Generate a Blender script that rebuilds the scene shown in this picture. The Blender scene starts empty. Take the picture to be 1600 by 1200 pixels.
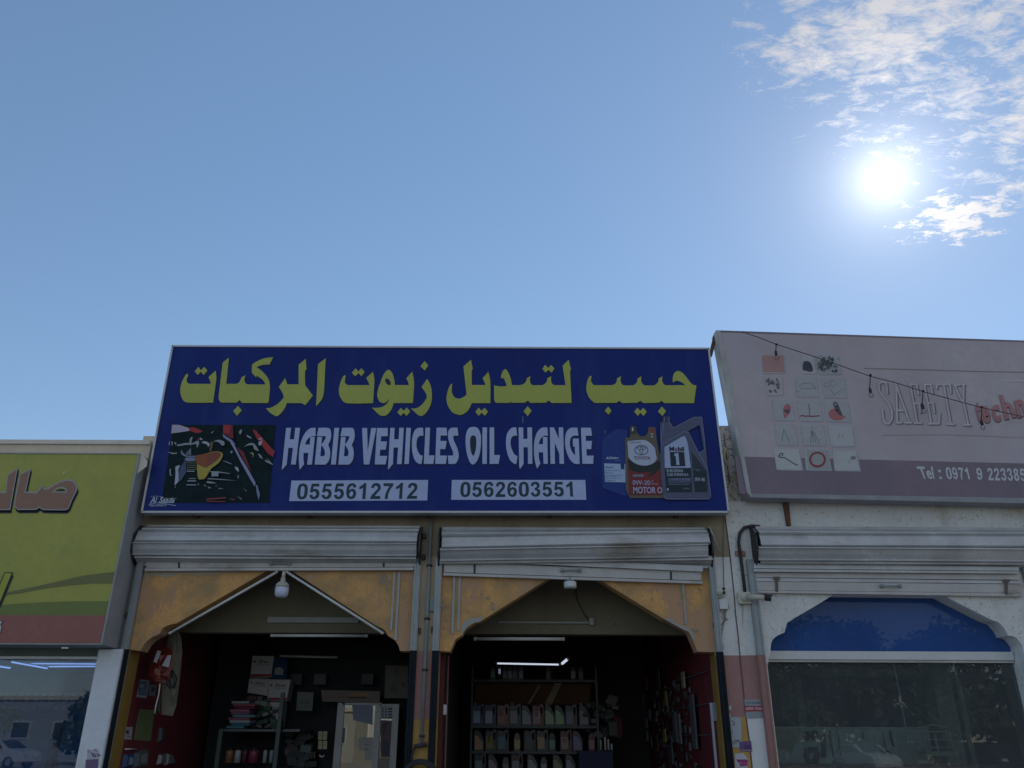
import bpy, bmesh, math, random
from mathutils import Vector, Matrix, Quaternion
from mathutils.geometry import tessellate_polygon
random.seed(7)
R = math.radians
S = bpy.context.scene
COL = S.collection

# ------------------------------------------------------------------ camera
FPX, PITCH, ROLL, EYE = 1266.0, R(23.7), R(0.25), 1.65
cam_d = bpy.data.cameras.new('camera')
cam = bpy.data.objects.new('camera', cam_d)
COL.objects.link(cam)
cam_d.sensor_fit = 'HORIZONTAL'
cam_d.sensor_width = 36.0
cam_d.lens = FPX / 1600 * 36.0
cam_d.clip_start = 0.05
cam_d.clip_end = 3000
cam.location = (0, 0, EYE)
cam.rotation_mode = 'QUATERNION'
cam.rotation_quaternion = Quaternion((1, 0, 0), math.pi / 2 + PITCH) @ Quaternion((0, 0, 1), ROLL)
S.camera = cam

def ray(px, py):
    a = (px - 800) / FPX; b = -(py - 600) / FPX
    a, b = a * math.cos(ROLL) - b * math.sin(ROLL), a * math.sin(ROLL) + b * math.cos(ROLL)
    return Vector((a, math.cos(PITCH) - b * math.sin(PITCH), math.sin(PITCH) + b * math.cos(PITCH)))

def at(px, py, Y):
    """point of the upright plane at distance Y that the photo shows at this pixel"""
    v = ray(px, py); t = Y / v.y
    return Vector((v.x * t, Y, EYE + v.z * t))

def atx(px, py, X):
    """the same on a side wall standing at X"""
    v = ray(px, py); t = X / v.x
    return Vector((X, v.y * t, EYE + v.z * t))

# ------------------------------------------------------------------ light
SUN_DIR = ray(1381, 279).normalized()
SUN_EL = math.asin(SUN_DIR.z)
SUN_AZ = math.atan2(SUN_DIR.x, SUN_DIR.y)      # from +Y towards +X

W = bpy.data.worlds.new('World'); S.world = W
W.use_nodes = True
nt = W.node_tree
nt.nodes.clear()
def N(t, **kw):
    n = nt.nodes.new(t)
    for k, v in kw.items(): setattr(n, k, v)
    return n
def L(a, b): nt.links.new(a, b)
def M(op, a, b=None, c=None, clamp=False):
    n = N('ShaderNodeMath', operation=op); n.use_clamp = clamp
    for i, x in enumerate((a, b, c)):
        if x is None: continue
        if isinstance(x, (int, float)): n.inputs[i].default_value = x
        else: L(x, n.inputs[i])
    return n.outputs[0]
sky = N('ShaderNodeTexSky', sky_type='NISHITA')
sky.sun_disc = False
sky.sun_elevation = SUN_EL
sky.sun_rotation = SUN_AZ
sky.air_density = 1.0; sky.dust_density = 0.05; sky.ozone_density = 2.6
sky.altitude = 300
tc = N('ShaderNodeTexCoord')
sep = N('ShaderNodeSeparateXYZ'); L(tc.outputs['Generated'], sep.inputs[0])
zz = M('MAXIMUM', sep.outputs[2], 0.03)
u = M('DIVIDE', sep.outputs[0], zz); v = M('DIVIDE', sep.outputs[1], zz)
uv = N('ShaderNodeCombineXYZ'); L(u, uv.inputs[0]); L(v, uv.inputs[1])
# thin broken high cloud beyond the sun, plus added cover out of view
mp = N('ShaderNodeMapping'); L(uv.outputs[0], mp.inputs[0])
mp.inputs['Rotation'].default_value = (0, 0, R(-24)); mp.inputs['Scale'].default_value = (17, 30, 1)
mp.inputs['Location'].default_value = (3.1, 1.7, 0)
n1 = N('ShaderNodeTexNoise'); L(mp.outputs[0], n1.inputs['Vector'])
n1.inputs['Scale'].default_value = 1.0; n1.inputs['Detail'].default_value = 9; n1.inputs['Roughness'].default_value = 0.72
n1.inputs['Distortion'].default_value = 0.35
n2 = N('ShaderNodeTexNoise'); L(uv.outputs[0], n2.inputs['Vector'])
n2.inputs['Scale'].default_value = 3.2; n2.inputs['Detail'].default_value = 3
# coverage: grows to the right; unseen cover overhead and behind camera added to brighten facade
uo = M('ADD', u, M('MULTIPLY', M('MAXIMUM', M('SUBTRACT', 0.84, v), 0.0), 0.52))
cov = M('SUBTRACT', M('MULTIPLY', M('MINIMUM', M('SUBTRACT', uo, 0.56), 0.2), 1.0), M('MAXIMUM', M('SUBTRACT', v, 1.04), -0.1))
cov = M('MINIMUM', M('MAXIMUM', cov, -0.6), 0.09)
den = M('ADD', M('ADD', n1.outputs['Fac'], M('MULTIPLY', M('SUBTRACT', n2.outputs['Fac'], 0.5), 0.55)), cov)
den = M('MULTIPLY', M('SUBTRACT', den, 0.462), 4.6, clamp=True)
# one bigger wisp to the right of the sun
du = M('DIVIDE', M('SUBTRACT', u, 0.93), 0.13); dv = M('DIVIDE', M('SUBTRACT', v, 1.40), 0.11)
blob = M('SUBTRACT', 1.0, M('SQRT', M('ADD', M('MULTIPLY', du, du), M('MULTIPLY', dv, dv))))
den2 = M('MULTIPLY', M('ADD', M('ADD', blob, -0.26), M('MULTIPLY', M('SUBTRACT', n1.outputs['Fac'], 0.5), 4.6)), 2.2, clamp=True)
den2 = M('MULTIPLY', den2, M('GREATER_THAN', blob, -0.6))
den = M('MAXIMUM', den, den2)
# aureole and blazing disc round the sun
dot = N('ShaderNodeVectorMath', operation='DOT_PRODUCT'); L(tc.outputs['Generated'], dot.inputs[0])
dot.inputs[1].default_value = SUN_DIR
ang = M('MULTIPLY', M('ARCCOSINE', M('MINIMUM', dot.outputs['Value'], 1.0)), 57.2958)
core = M('MULTIPLY', M('EXPONENT', M('MULTIPLY', M('POWER', M('DIVIDE', ang, 0.6), 4.0), -1.0)), 30.0)
halo = M('MULTIPLY', M('EXPONENT', M('DIVIDE', ang, -1.75)), 1.15)
halo2 = M('MULTIPLY', M('EXPONENT', M('DIVIDE', ang, -6.0)), 0.11)
glow = M('ADD', M('ADD', core, halo), halo2)
gam = N('ShaderNodeGamma'); L(sky.outputs[0], gam.inputs[0]); gam.inputs[1].default_value = 0.72
skyc = N('ShaderNodeHueSaturation'); L(gam.outputs[0], skyc.inputs['Color'])
skyc.inputs['Saturation'].default_value = 1.18
bg1 = N('ShaderNodeBackground'); L(skyc.outputs[0], bg1.inputs[0]); bg1.inputs[1].default_value = 0.212
bgc = N('ShaderNodeBackground'); bgc.inputs[0].default_value = (0.96, 0.90, 0.86, 1)
L(M('ADD', 0.60, M('MULTIPLY', M('EXPONENT', M('DIVIDE', ang, -6.0)), 1.3)), bgc.inputs[1])
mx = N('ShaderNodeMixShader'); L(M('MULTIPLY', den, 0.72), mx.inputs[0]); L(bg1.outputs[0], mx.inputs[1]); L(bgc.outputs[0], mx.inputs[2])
bgg = N('ShaderNodeBackground'); bgg.inputs[0].default_value = (1.0, 0.97, 0.93, 1); L(glow, bgg.inputs[1])
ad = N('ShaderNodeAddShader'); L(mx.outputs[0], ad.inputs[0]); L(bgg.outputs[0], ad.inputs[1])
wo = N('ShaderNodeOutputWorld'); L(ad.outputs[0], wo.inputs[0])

sun_d = bpy.data.lights.new('sun', 'SUN'); sun_d.energy = 3.0; sun_d.angle = R(0.5); sun_d.color = (1, 0.95, 0.87)
sun = bpy.data.objects.new('sun', sun_d); COL.objects.link(sun)
sun.rotation_mode = 'QUATERNION'
sun.rotation_quaternion = SUN_DIR.to_track_quat('Z', 'Y')
sun.location = SUN_DIR * 60

vs = S.view_settings
vs.view_transform = 'Standard'; vs.look = 'None'; vs.exposure = 0.0; vs.gamma = 1.0; vs.use_curve_mapping = False

# ------------------------------------------------------------------ materials
MATS = {}
def lin(c):
    return tuple(((x / 255) / 12.92 if x / 255 < .04045 else ((x / 255 + .055) / 1.055) ** 2.4) for x in c)

def mat(name, col, rough=.65, var=.12, scale=5, bump=.15, bscale=60, metal=0, spec=.5,
        stain=None, sthr=.55, sscale=2.0, sstretch=(1, 1, .25), col2=None, speck=None, spthr=.68, spscale=45, swid=.14, spwid=.03, cwid=.18):
    if name in MATS: return MATS[name]
    m = bpy.data.materials.new(name); m.use_nodes = True
    t = m.node_tree; b = t.nodes['Principled BSDF']
    b.inputs['Roughness'].default_value = rough; b.inputs['Metallic'].default_value = metal
    b.inputs['Specular IOR Level'].default_value = spec
    geo = t.nodes.new('ShaderNodeNewGeometry')
    def noise(sc, det=5, ro=.6, st=(1, 1, 1)):
        mp = t.nodes.new('ShaderNodeMapping'); t.links.new(geo.outputs['Position'], mp.inputs[0])
        mp.inputs['Scale'].default_value = [sc * k for k in st]
        n = t.nodes.new('ShaderNodeTexNoise'); t.links.new(mp.outputs[0], n.inputs['Vector'])
        n.inputs['Scale'].default_value = 1; n.inputs['Detail'].default_value = det; n.inputs['Roughness'].default_value = ro
        return n.outputs['Fac']
    def mixc(f, a, c, mode='MIX'):
        x = t.nodes.new('ShaderNodeMix'); x.data_type = 'RGBA'; x.blend_type = mode
        if isinstance(f, float): x.inputs[0].default_value = f
        else: t.links.new(f, x.inputs[0])
        for s, k in ((a, 6), (c, 7)):
            if isinstance(s, tuple): x.inputs[k].default_value = (*s, 1)
            else: t.links.new(s, x.inputs[k])
        return x.outputs[2]
    def ramp(f, lo, hi):
        r = t.nodes.new('ShaderNodeMapRange'); t.links.new(f, r.inputs[0])
        r.inputs[1].default_value = lo; r.inputs[2].default_value = hi
        return r.outputs[0]
    c2 = col2 or tuple(x * (1 - var * 1.6) for x in col)
    c1 = tuple(min(1, x * (1 + var * .6)) for x in col)
    c = mixc(ramp(noise(scale), .5 - cwid, .5 + cwid), c1, c2)
    c = mixc(ramp(noise(scale * 9, 3), .35, .8), c, tuple(x * .86 for x in col)) if var > 0 else c
    if stain: c = mixc(ramp(noise(sscale, 7, .68, sstretch), sthr, sthr + swid), c, stain)
    if speck: c = mixc(ramp(noise(spscale, 4, .75), spthr, spthr + spwid), c, speck)
    t.links.new(c, b.inputs['Base Color'])
    if bump:
        bp = t.nodes.new('ShaderNodeBump'); bp.inputs['Strength'].default_value = bump; bp.inputs['Distance'].default_value = .01
        t.links.new(noise(bscale, 6, .65), bp.inputs['Height']); t.links.new(bp.outputs[0], b.inputs['Normal'])
    MATS[name] = m
    return m

def pmat(c, rough=.5, gloss=.35):
    """ink of a printed sign or label, c in 0..1 linear"""
    k = 'ink_%d_%d_%d' % tuple(int(x * 1000) for x in c)
    if k in MATS: return MATS[k]
    return mat(k, c, rough, var=.05, scale=2.5, bump=.04, bscale=9, spec=gloss)

def emis(name, c, s):
    if name in MATS: return MATS[name]
    m = bpy.data.materials.new(name); m.use_nodes = True
    b = m.node_tree.nodes['Principled BSDF']; b.inputs['Base Color'].default_value = (.8, .8, .8, 1)
    b.inputs['Emission Color'].default_value = (*c, 1); b.inputs['Emission Strength'].default_value = s
    MATS[name] = m; return m

def glassmat(name, tint, ior=1.55, rough=.0, haze=0.0, hazec=(.3, .35, .35)):
    m = bpy.data.materials.new(name); m.use_nodes = True
    t = m.node_tree; t.nodes.clear()
    tr = t.nodes.new('ShaderNodeBsdfTransparent'); tr.inputs[0].default_value = (*tint, 1)
    gl = t.nodes.new('ShaderNodeBsdfGlossy'); gl.inputs['Roughness'].default_value = rough
    fr = t.nodes.new('ShaderNodeFresnel'); fr.inputs[0].default_value = ior
    df = t.nodes.new('ShaderNodeBsdfDiffuse'); df.inputs[0].default_value = (*hazec, 1)
    m0 = t.nodes.new('ShaderNodeMixShader')
    geo = t.nodes.new('ShaderNodeNewGeometry'); nz = t.nodes.new('ShaderNodeTexNoise'); nz.inputs['Scale'].default_value = 3; nz.inputs['Detail'].default_value = 6
    t.links.new(geo.outputs['Position'], nz.inputs['Vector'])
    mm = t.nodes.new('ShaderNodeMath'); mm.operation = 'MULTIPLY'; t.links.new(nz.outputs['Fac'], mm.inputs[0]); mm.operation = 'MULTIPLY_ADD'; mm.inputs[1].default_value = haze * .5; mm.inputs[2].default_value = haze * .75
    t.links.new(mm.outputs[0], m0.inputs[0]); t.links.new(tr.outputs[0], m0.inputs[1]); t.links.new(df.outputs[0], m0.inputs[2])
    mx = t.nodes.new('ShaderNodeMixShader'); o = t.nodes.new('ShaderNodeOutputMaterial')
    t.links.new(fr.outputs[0], mx.inputs[0]); t.links.new(m0.outputs[0], mx.inputs[1]); t.links.new(gl.outputs[0], mx.inputs[2])
    t.links.new(mx.outputs[0], o.inputs[0])
    MATS[name] = m; return m

# ------------------------------------------------------------------ mesh helpers
class MB:
    """a mesh under construction, in world coordinates, with material slots"""
    def __init__(s): s.v = []; s.f = []; s.mi = []; s.mats = []; s.sm = []
    def _m(s, m):
        if m not in s.mats: s.mats.append(m)
        return s.mats.index(m)
    def add(s, vs, fs, m=None, smooth=False):
        o = len(s.v); s.v += [tuple(x) for x in vs]; k = s._m(m) if m else 0
        for f in fs: s.f.append([i + o for i in f]); s.mi.append(k); s.sm.append(smooth)
        return s
    def box(s, a, b, m=None, rot=None, c=None):
        x0, y0, z0 = a; x1, y1, z1 = b
        vs = [Vector(p) for p in ((x0,y0,z0),(x1,y0,z0),(x1,y1,z0),(x0,y1,z0),(x0,y0,z1),(x1,y0,z1),(x1,y1,z1),(x0,y1,z1))]
        if rot is not None:
            c = Vector(c) if c else (Vector(a) + Vector(b)) / 2
            vs = [rot @ (p - c) + c for p in vs]
        return s.add(vs, [(0,3,2,1),(4,5,6,7),(0,1,5,4),(1,2,6,5),(2,3,7,6),(3,0,4,7)], m)
    def bbox(s, a, b, m=None, r=.01, rot=None, c=None):
        """box with chamfered edges"""
        x0, y0, z0 = a; x1, y1, z1 = b
        bm = bmesh.new()
        bmesh.ops.create_cube(bm, size=1)
        for w in bm.verts: w.co = Vector(((x0+x1)/2 + w.co.x*(x1-x0), (y0+y1)/2 + w.co.y*(y1-y0), (z0+z1)/2 + w.co.z*(z1-z0)))
        bmesh.ops.bevel(bm, geom=list(bm.edges), offset=r, segments=1, affect='EDGES', profile=.5)
        if rot is not None:
            c = Vector(c) if c else (Vector(a) + Vector(b)) / 2
            for w in bm.verts: w.co = rot @ (w.co - c) + c
        bm.verts.index_update()
        s.add([w.co.copy() for w in bm.verts], [[w.index for w in f.verts] for f in bm.faces], m); bm.free()
        return s
    def prism(s, loops, d, m=None):
        """loops: outline then holes, 3D points in one plane; d = extrusion vector (None = sheet)"""
        if not isinstance(loops[0], (list, tuple)): loops = [loops]
        loops = [[Vector(p) for p in l] for l in loops]
        flat = [p for l in loops for p in l]
        tris = tessellate_polygon(loops)
        n = len(flat)
        if d is None: return s.add(flat, [tuple(t) for t in tris], m)
        d = Vector(d)
        vs = flat + [p + d for p in flat]
        fs = [tuple(t) for t in tris] + [tuple(i + n for i in reversed(t)) for t in tris]
        o = 0
        for l in loops:
            k = len(l)
            for i in range(k):
                j = (i + 1) % k
                fs.append((o + i, o + i + n, o + j + n, o + j))
            o += k
        return s.add(vs, fs, m)
    def tube(s, pts, r, m=None, k=8, cap=True, r2=None):
        pts = [Vector(p) for p in pts]; vs = []; fs = []
        prev = None
        for i, p in enumerate(pts):
            t = (pts[min(i+1, len(pts)-1)] - pts[max(i-1, 0)]).normalized()
            if prev is None:
                a = t.cross(Vector((0, 0, 1)))
                if a.length < .1: a = t.cross(Vector((1, 0, 0)))
            else: a = prev - t * prev.dot(t)
            a.normalize(); prev = a; b = t.cross(a)
            rr = r if r2 is None else r + (r2 - r) * i / max(1, len(pts) - 1)
            for j in range(k):
                w = 2 * math.pi * j / k
                vs.append(p + (a * math.cos(w) + b * math.sin(w)) * rr)
        for i in range(len(pts) - 1):
            for j in range(k):
                fs.append((i*k+j, i*k+(j+1)%k, (i+1)*k+(j+1)%k, (i+1)*k+j))
        if cap: fs.append(tuple(range(k))[::-1]); fs.append(tuple((len(pts)-1)*k + j for j in range(k)))
        return s.add(vs, fs, m, smooth=True)
    def lathe(s, prof, c, m=None, k=16, axis='Z'):
        """prof: (radius, height) pairs"""
        vs = []; fs = []
        for r, h in prof:
            for j in range(k):
                w = 2*math.pi*j/k; x, y, z = r*math.cos(w), r*math.sin(w), h
                if axis == 'Y': x, y, z = x, h, y
                if axis == 'X': x, y, z = h, x, y
                vs.append(Vector(c) + Vector((x, y, z)))
        for i in range(len(prof)-1):
            for j in range(k): fs.append((i*k+j, i*k+(j+1)%k, (i+1)*k+(j+1)%k, (i+1)*k+j))
        fs.append(tuple(range(k))[::-1]); fs.append(tuple((len(prof)-1)*k+j for j in range(k)))
        return s.add(vs, fs, m, smooth=True)
    def build(s, name, m=None, parent=None, loc=None):
        me = bpy.data.meshes.new(name)
        L0 = Vector(loc) if loc is not None else (Vector(parent['_o']) if parent is not None and '_o' in parent else Vector((0, 0, 0)))
        me.from_pydata([tuple(Vector(v) - L0) for v in s.v], [], s.f)
        for x in (s.mats or ([m] if m else [])): me.materials.append(x)
        if s.mats:
            me.polygons.foreach_set('material_index', s.mi)
        me.polygons.foreach_set('use_smooth', s.sm)
        bm = bmesh.new(); bm.from_mesh(me); bmesh.ops.recalc_face_normals(bm, faces=bm.faces); bm.to_mesh(me); bm.free()
        me.update()
        o = bpy.data.objects.new(name, me); COL.objects.link(o)
        if parent is not None:
            o.parent = parent; o['_o'] = parent['_o'] if '_o' in parent else (0., 0., 0.)
        else:
            o.location = L0; o['_o'] = tuple(L0)
        return o

def tag(o, label, cat, group=None):
    o['label'] = label; o['category'] = cat
    if group: o['group'] = group
    return o
def thing(name, label, cat, loc, group=None):
    o = bpy.data.objects.new(name, None); COL.objects.link(o); o.location = loc; o['_o'] = tuple(float(x) for x in loc)
    o.empty_display_size = .1
    return tag(o, label, cat, group)
def single(name, mb, m, label, cat, loc, group=None):
    return tag(mb.build(name, m, None, loc), label, cat, group)
def struct(name, mb, m):
    o = mb.build(name, m); o['kind'] = 'structure'; return o
def copy_tree(o, loc, label=None, parent=None):
    c = o.copy(); COL.objects.link(c); c.parent = parent
    if parent is None: c.location = loc
    if label: c['label'] = label
    for ch in o.children: copy_tree(ch, None, None, c)
    return c

def curve(pts, seg=5):
    """(x,y) corner points, (x,y,1) points that a smooth curve runs through"""
    n = len(pts); out = []
    for i in range(n):
        p1, p2 = pts[i], pts[(i+1) % n]
        out.append((p1[0], p1[1]))
        if len(p1) < 3 and len(p2) < 3: continue
        p0 = pts[i-1] if len(p1) > 2 else None
        p3 = pts[(i+2) % n] if len(p2) > 2 else None
        a = Vector(p1[:2]); b = Vector(p2[:2])
        ta = (b - Vector(p0[:2])) / 2 if p0 else None
        tb = (Vector(p3[:2]) - a) / 2 if p3 else None
        if ta is None: ta = (b - a) * 2 * .5 if tb is None else (b - a) * 1.5 - tb * .5
        if tb is None: tb = (b - a) * 1.5 - ta * .5
        L_ = (b - a).length
        for tt in (ta, tb):
            if tt.length > L_ * 1.1: tt *= L_ * 1.1 / tt.length
        for k in range(1, seg):
            t = k / seg
            q = a*(2*t**3-3*t*t+1) + ta*(t**3-2*t*t+t) + b*(-2*t**3+3*t*t) + tb*(t**3-t*t)
            out.append((q.x, q.y))
    return out

_txt = {}
def text_geo(s, bold=0.0, shear=0.0):
    k = (s, bold, shear)
    if k in _txt: return _txt[k]
    c = bpy.data.curves.new('t', 'FONT'); c.body = s; c.offset = bold; c.shear = shear; c.resolution_u = 3
    o = bpy.data.objects.new('t', c); COL.objects.link(o)
    me = o.to_mesh()
    vs = [(v.co.x, v.co.y) for v in me.vertices]; fs = [tuple(p.vertices) for p in me.polygons]
    o.to_mesh_clear(); bpy.data.objects.remove(o); bpy.data.curves.remove(c)
    x0 = min(v[0] for v in vs); x1 = max(v[0] for v in vs); y0 = min(v[1] for v in vs); y1 = max(v[1] for v in vs)
    vs = [((x-x0)/(x1-x0), (y-y0)/(y1-y0)) for x, y in vs]
    _txt[k] = (vs, fs); return _txt[k]

class Print:
    """flat printed matter: polygons, strokes and text laid on a surface; f(px,py) -> world point, n = towards the viewer"""
    def __init__(s, f, n=(0, -1, 0), step=.0008, base=.002):
        s.f = f; s.n = Vector(n); s.k = 0; s.step = step; s.base = base; s.mb = MB()
    def _o(s): s.k += 1; return s.n * (s.base + s.step * s.k)
    def poly(s, pts, c, holes=(), m=None):
        o = s._o(); s.mb.prism([[s.f(*p) + o for p in curve(l)] for l in (pts, *holes)], None, m or pmat(c)); return s
    def polys(s, lst, c, m=None):
        o = s._o()
        for pts in lst: s.mb.prism([[s.f(*p) + o for p in curve(pts)]], None, m or pmat(c))
        return s
    def strokes(s, lines, w, c):
        o = s._o(); m = pmat(c)
        for ln in lines:
            for (x0, y0), (x1, y1) in zip(ln, ln[1:]):
                d = math.hypot(x1-x0, y1-y0) or 1; nx, ny = -(y1-y0)/d*w/2, (x1-x0)/d*w/2
                ex, ey = (x1-x0)/d*w*.3, (y1-y0)/d*w*.3
                s.mb.prism([[s.f(x0+nx-ex, y0+ny-ey)+o, s.f(x1+nx+ex, y1+ny+ey)+o, s.f(x1-nx+ex, y1-ny+ey)+o, s.f(x0-nx-ex, y0-ny-ey)+o]], None, m)
                o = o + s.n * .00002
        return s
    def text(s, t, q, c, bold=0., shear=0.):
        """q = corners top-left, top-right, bottom-right, bottom-left"""
        vs, fs = text_geo(t, bold, shear); o = s._o(); out = []
        (ax, ay), (bx, by), (cx, cy), (dx, dy) = q
        for u_, v_ in vs:
            v_ = 1 - v_
            x = (ax*(1-u_) + bx*u_)*(1-v_) + (dx*(1-u_) + cx*u_)*v_
            y = (ay*(1-u_) + by*u_)*(1-v_) + (dy*(1-u_) + cy*u_)*v_
            out.append(s.f(x, y) + o)
        s.mb.add(out, fs, pmat(c)); return s
    def digits(s, t, q, c):
        """bold grotesque figures, ten units wide on a fourteen unit body"""
        (ax, ay), (bx, by), (cx, cy), (dx, dy) = q; wt = 11.0*len(t) - 1; o = s._o(); m = pmat(c)
        for i, ch in enumerate(t):
            if ch == ' ': continue
            loops = []
            for l in DIG[ch]:
                r_ = []
                for x, y in curve(l, 4):
                    u_ = (x + 11.0*i)/wt; v_ = y/14.0
                    px = (ax*(1-u_) + bx*u_)*(1-v_) + (dx*(1-u_) + cx*u_)*v_; py = (ay*(1-u_) + by*u_)*(1-v_) + (dy*(1-u_) + cy*u_)*v_
                    r_.append(s.f(px, py) + o)
                loops.append(r_)
            s.mb.prism(loops, None, m)
        return s
    def build(s, name, parent=None): return s.mb.build(name, None, parent)

DIG = {
 '0': [[(5,0,1),(8.3,1.2,1),(9.6,4.5,1),(9.6,9.5,1),(8.3,12.8,1),(5,14,1),(1.7,12.8,1),(.4,9.5,1),(.4,4.5,1),(1.7,1.2,1)], [(5,2.3,1),(6.4,3.2,1),(6.8,7,1),(6.4,10.8,1),(5,11.7,1),(3.6,10.8,1),(3.2,7,1),(3.6,3.2,1)]],
 '1': [[(4.9,0),(7.1,0),(7.1,14),(4.3,14),(4.3,4),(3,4.9,1),(1,5.6),(1,3.2),(3.3,1.9,1)]],
 '2': [[(.6,4.2),(1.4,1.6,1),(3.1,.3,1),(5.2,0,1),(8,.9,1),(9.3,3.9,1),(8.5,6.4,1),(6.3,8.9,1),(4.4,11.4),(9.4,11.4),(9.4,14),(.3,14),(.9,11.6,1),(3.6,8.2,1),(5.9,5.8,1),(6.6,3.9,1),(5,2.3,1),(3.5,3.1,1),(3.3,4.5)]],
 '3': [[(.6,3.9),(1.6,1.2,1),(4.9,0,1),(7.8,.8,1),(9,3.5,1),(8.4,5.4,1),(7,6.5),(8.9,7.7,1),(9.5,9.8,1),(8.1,12.9,1),(4.9,14,1),(1.8,12.9,1),(.4,10.2),(3.1,9.8),(3.7,11.3,1),(5,11.8,1),(6.7,9.9,1),(5.6,8,1),(4,7.9),(4.3,5.7),(5.7,5.3,1),(6.3,3.8,1),(4.9,2.2,1),(3.6,2.8,1),(3.1,4.2)]],
 '4': [[(5.9,0),(8.1,0),(8.1,8.9),(9.7,8.9),(9.7,11.3),(8.1,11.3),(8.1,14),(5.5,14),(5.5,11.3),(.2,11.3),(.2,9)], [(5.5,4),(2.6,8.9),(5.5,8.9)]],
 '5': [[(1.9,.25),(8.8,.25),(8.8,2.8),(3.9,2.8),(3.5,5.1),(5.4,4.7,1),(8.3,6,1),(9.5,9.2,1),(8.4,12.6,1),(4.9,14,1),(1.8,12.9,1),(.4,10.3),(3.2,10),(3.7,11.4,1),(4.9,11.8,1),(6.7,9.4,1),(4.9,7,1),(2.9,8),(.7,7.7)]],
 '6': [[(9.3,3.7),(6.6,4),(6.2,2.7,1),(5.2,2.2,1),(3.4,3.7,1),(3.1,6.2),(5.6,4.9,1),(8.4,6.1,1),(9.5,9.4,1),(8.3,12.8,1),(5.2,14,1),(1.7,12.4,1),(.4,7.2,1),(1.6,1.8,1),(5.2,0,1),(8.1,1,1)], [(5,7.1,1),(6.5,8,1),(6.7,9.9,1),(5.1,11.8,1),(3.6,10.9,1),(3.3,9.2,1)]],
 '7': [[(.5,.25),(9.4,.25),(9.4,2.3),(7.2,5.3,1),(5.6,9.4,1),(5.2,14),(2.5,14),(3,9.4,1),(4.6,5.3,1),(6.2,2.8),(.5,2.8)]],
 '8': [[(5,0,1),(8.1,1,1),(9.1,3.6,1),(7.5,6.5,1),(9.0,7.9,1),(9.5,10,1),(8.2,12.9,1),(5,14,1),(1.8,12.9,1),(.5,10,1),(1.0,7.9,1),(2.5,6.5,1),(.9,3.6,1),(1.9,1,1)], [(5,2.2,1),(6.4,3.8,1),(5,5.4,1),(3.6,3.8,1)], [(5,7.8,1),(6.7,9.8,1),(5,11.8,1),(3.3,9.8,1)]],
}
DIG['9'] = [[(9.8 - p[0], 14 - p[1]) + tuple(p[2:]) for p in l] for l in DIG['6']]

def crop(x0, y0, k, f=None, Y=None):
    """coordinates measured in an enlargement of the photo"""
    return lambda x, y: f(x0 + x / k, y0 + y / k) if f else at(x0 + x / k, y0 + y / k, Y)
# ------------------------------------------------------------------ palette
M_tan = mat('tan_plaster', (.36, .30, .20), .9, .16, 3, .25, 35, stain=(.2, .17, .13), sthr=.56)
M_beige = mat('beige_parapet', (.78, .66, .50), .9, .1, 2, .2, 30, stain=(.56, .46, .34), sthr=.6)
M_orange = mat('orange_plaster', (.66, .36, .13), .85, .2, 3.4, .45, 22, col2=(.36, .25, .13), stain=(.52, .30, .17), sthr=.53, sscale=1.7, sstretch=(1.3, 1, .6), speck=(.33, .25, .16), spthr=.60, spscale=3.1, swid=.03, spwid=.05, cwid=.11)
M_pillar = mat('pillar_beige', (.50, .40, .27), .9, .14, 4, .25, 40, stain=(.33, .25, .16), sthr=.55)
M_pink = mat('faded_pink_paint', (.42, .225, .20), .85, .1, 3, .2, 40, stain=(.31, .17, .15), sthr=.58)
M_ochre = mat('ochre_paint', (.58, .34, .10), .85, .16, 4, .25, 35, stain=(.3, .17, .07), sthr=.56, speck=(.6, .5, .36), spthr=.66, spscale=22)
M_white = mat('weathered_white_plaster', (.80, .79, .76), .9, .10, 2.5, .35, 30, stain=(.56, .52, .46), sthr=.54, sscale=2.2, sstretch=(1, 1, .3), speck=(.50, .45, .38), spthr=.60, spscale=24)
M_white2 = mat('white_paint', (.82, .82, .80), .7, .06, 3, .12, 40, stain=(.55, .52, .47), sthr=.6)
M_pit = mat('pitted_white_plaster', (.72, .70, .65), .95, .2, 3, .9, 40, stain=(.44, .38, .30), sthr=.50, sscale=2.6, sstretch=(1, 1, .8), speck=(.24, .19, .14), spthr=.555, spscale=24)
M_grey = mat('grey_render', (.26, .27, .26), .9, .14, 3, .25, 40, stain=(.16, .16, .15))
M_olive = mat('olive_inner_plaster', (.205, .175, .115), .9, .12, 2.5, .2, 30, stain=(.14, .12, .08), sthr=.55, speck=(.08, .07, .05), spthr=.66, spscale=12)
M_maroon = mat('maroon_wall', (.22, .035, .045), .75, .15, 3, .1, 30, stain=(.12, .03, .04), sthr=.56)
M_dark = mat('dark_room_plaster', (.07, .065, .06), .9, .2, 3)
M_alu = mat('grey_shutter_metal', (.58, .58, .58), .5, .16, 3, .5, 6, metal=.35, stain=(.30, .25, .20), sthr=.58, sstretch=(.3, 1, 1))
M_alu2 = mat('galvanised_guide', (.38, .41, .42), .5, .12, 4, .1, 30, metal=.4, stain=(.22, .2, .17), sthr=.58)
M_alub = mat('pale_bottom_bar', (.60, .57, .54), .6, .1, 4, .08, 30, metal=.1, stain=(.33, .29, .24), sthr=.56, sstretch=(.5, 1, 1))
M_blk = mat('black_guide_paint', (.016, .022, .030), .7, .3, 6, .1, 30, speck=(.3, .3, .3), spthr=.70, spscale=16, spec=.2)
M_blkr = mat('black_rubber', (.02, .02, .02), .5, .1, 6)
M_dkm = mat('dark_end_plate', (.055, .055, .06), .6, .2, 8, .1, 30, metal=.3)
M_rust = mat('rusty_steel', (.16, .08, .045), .9, .3, 12, .4, 60)
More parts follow.
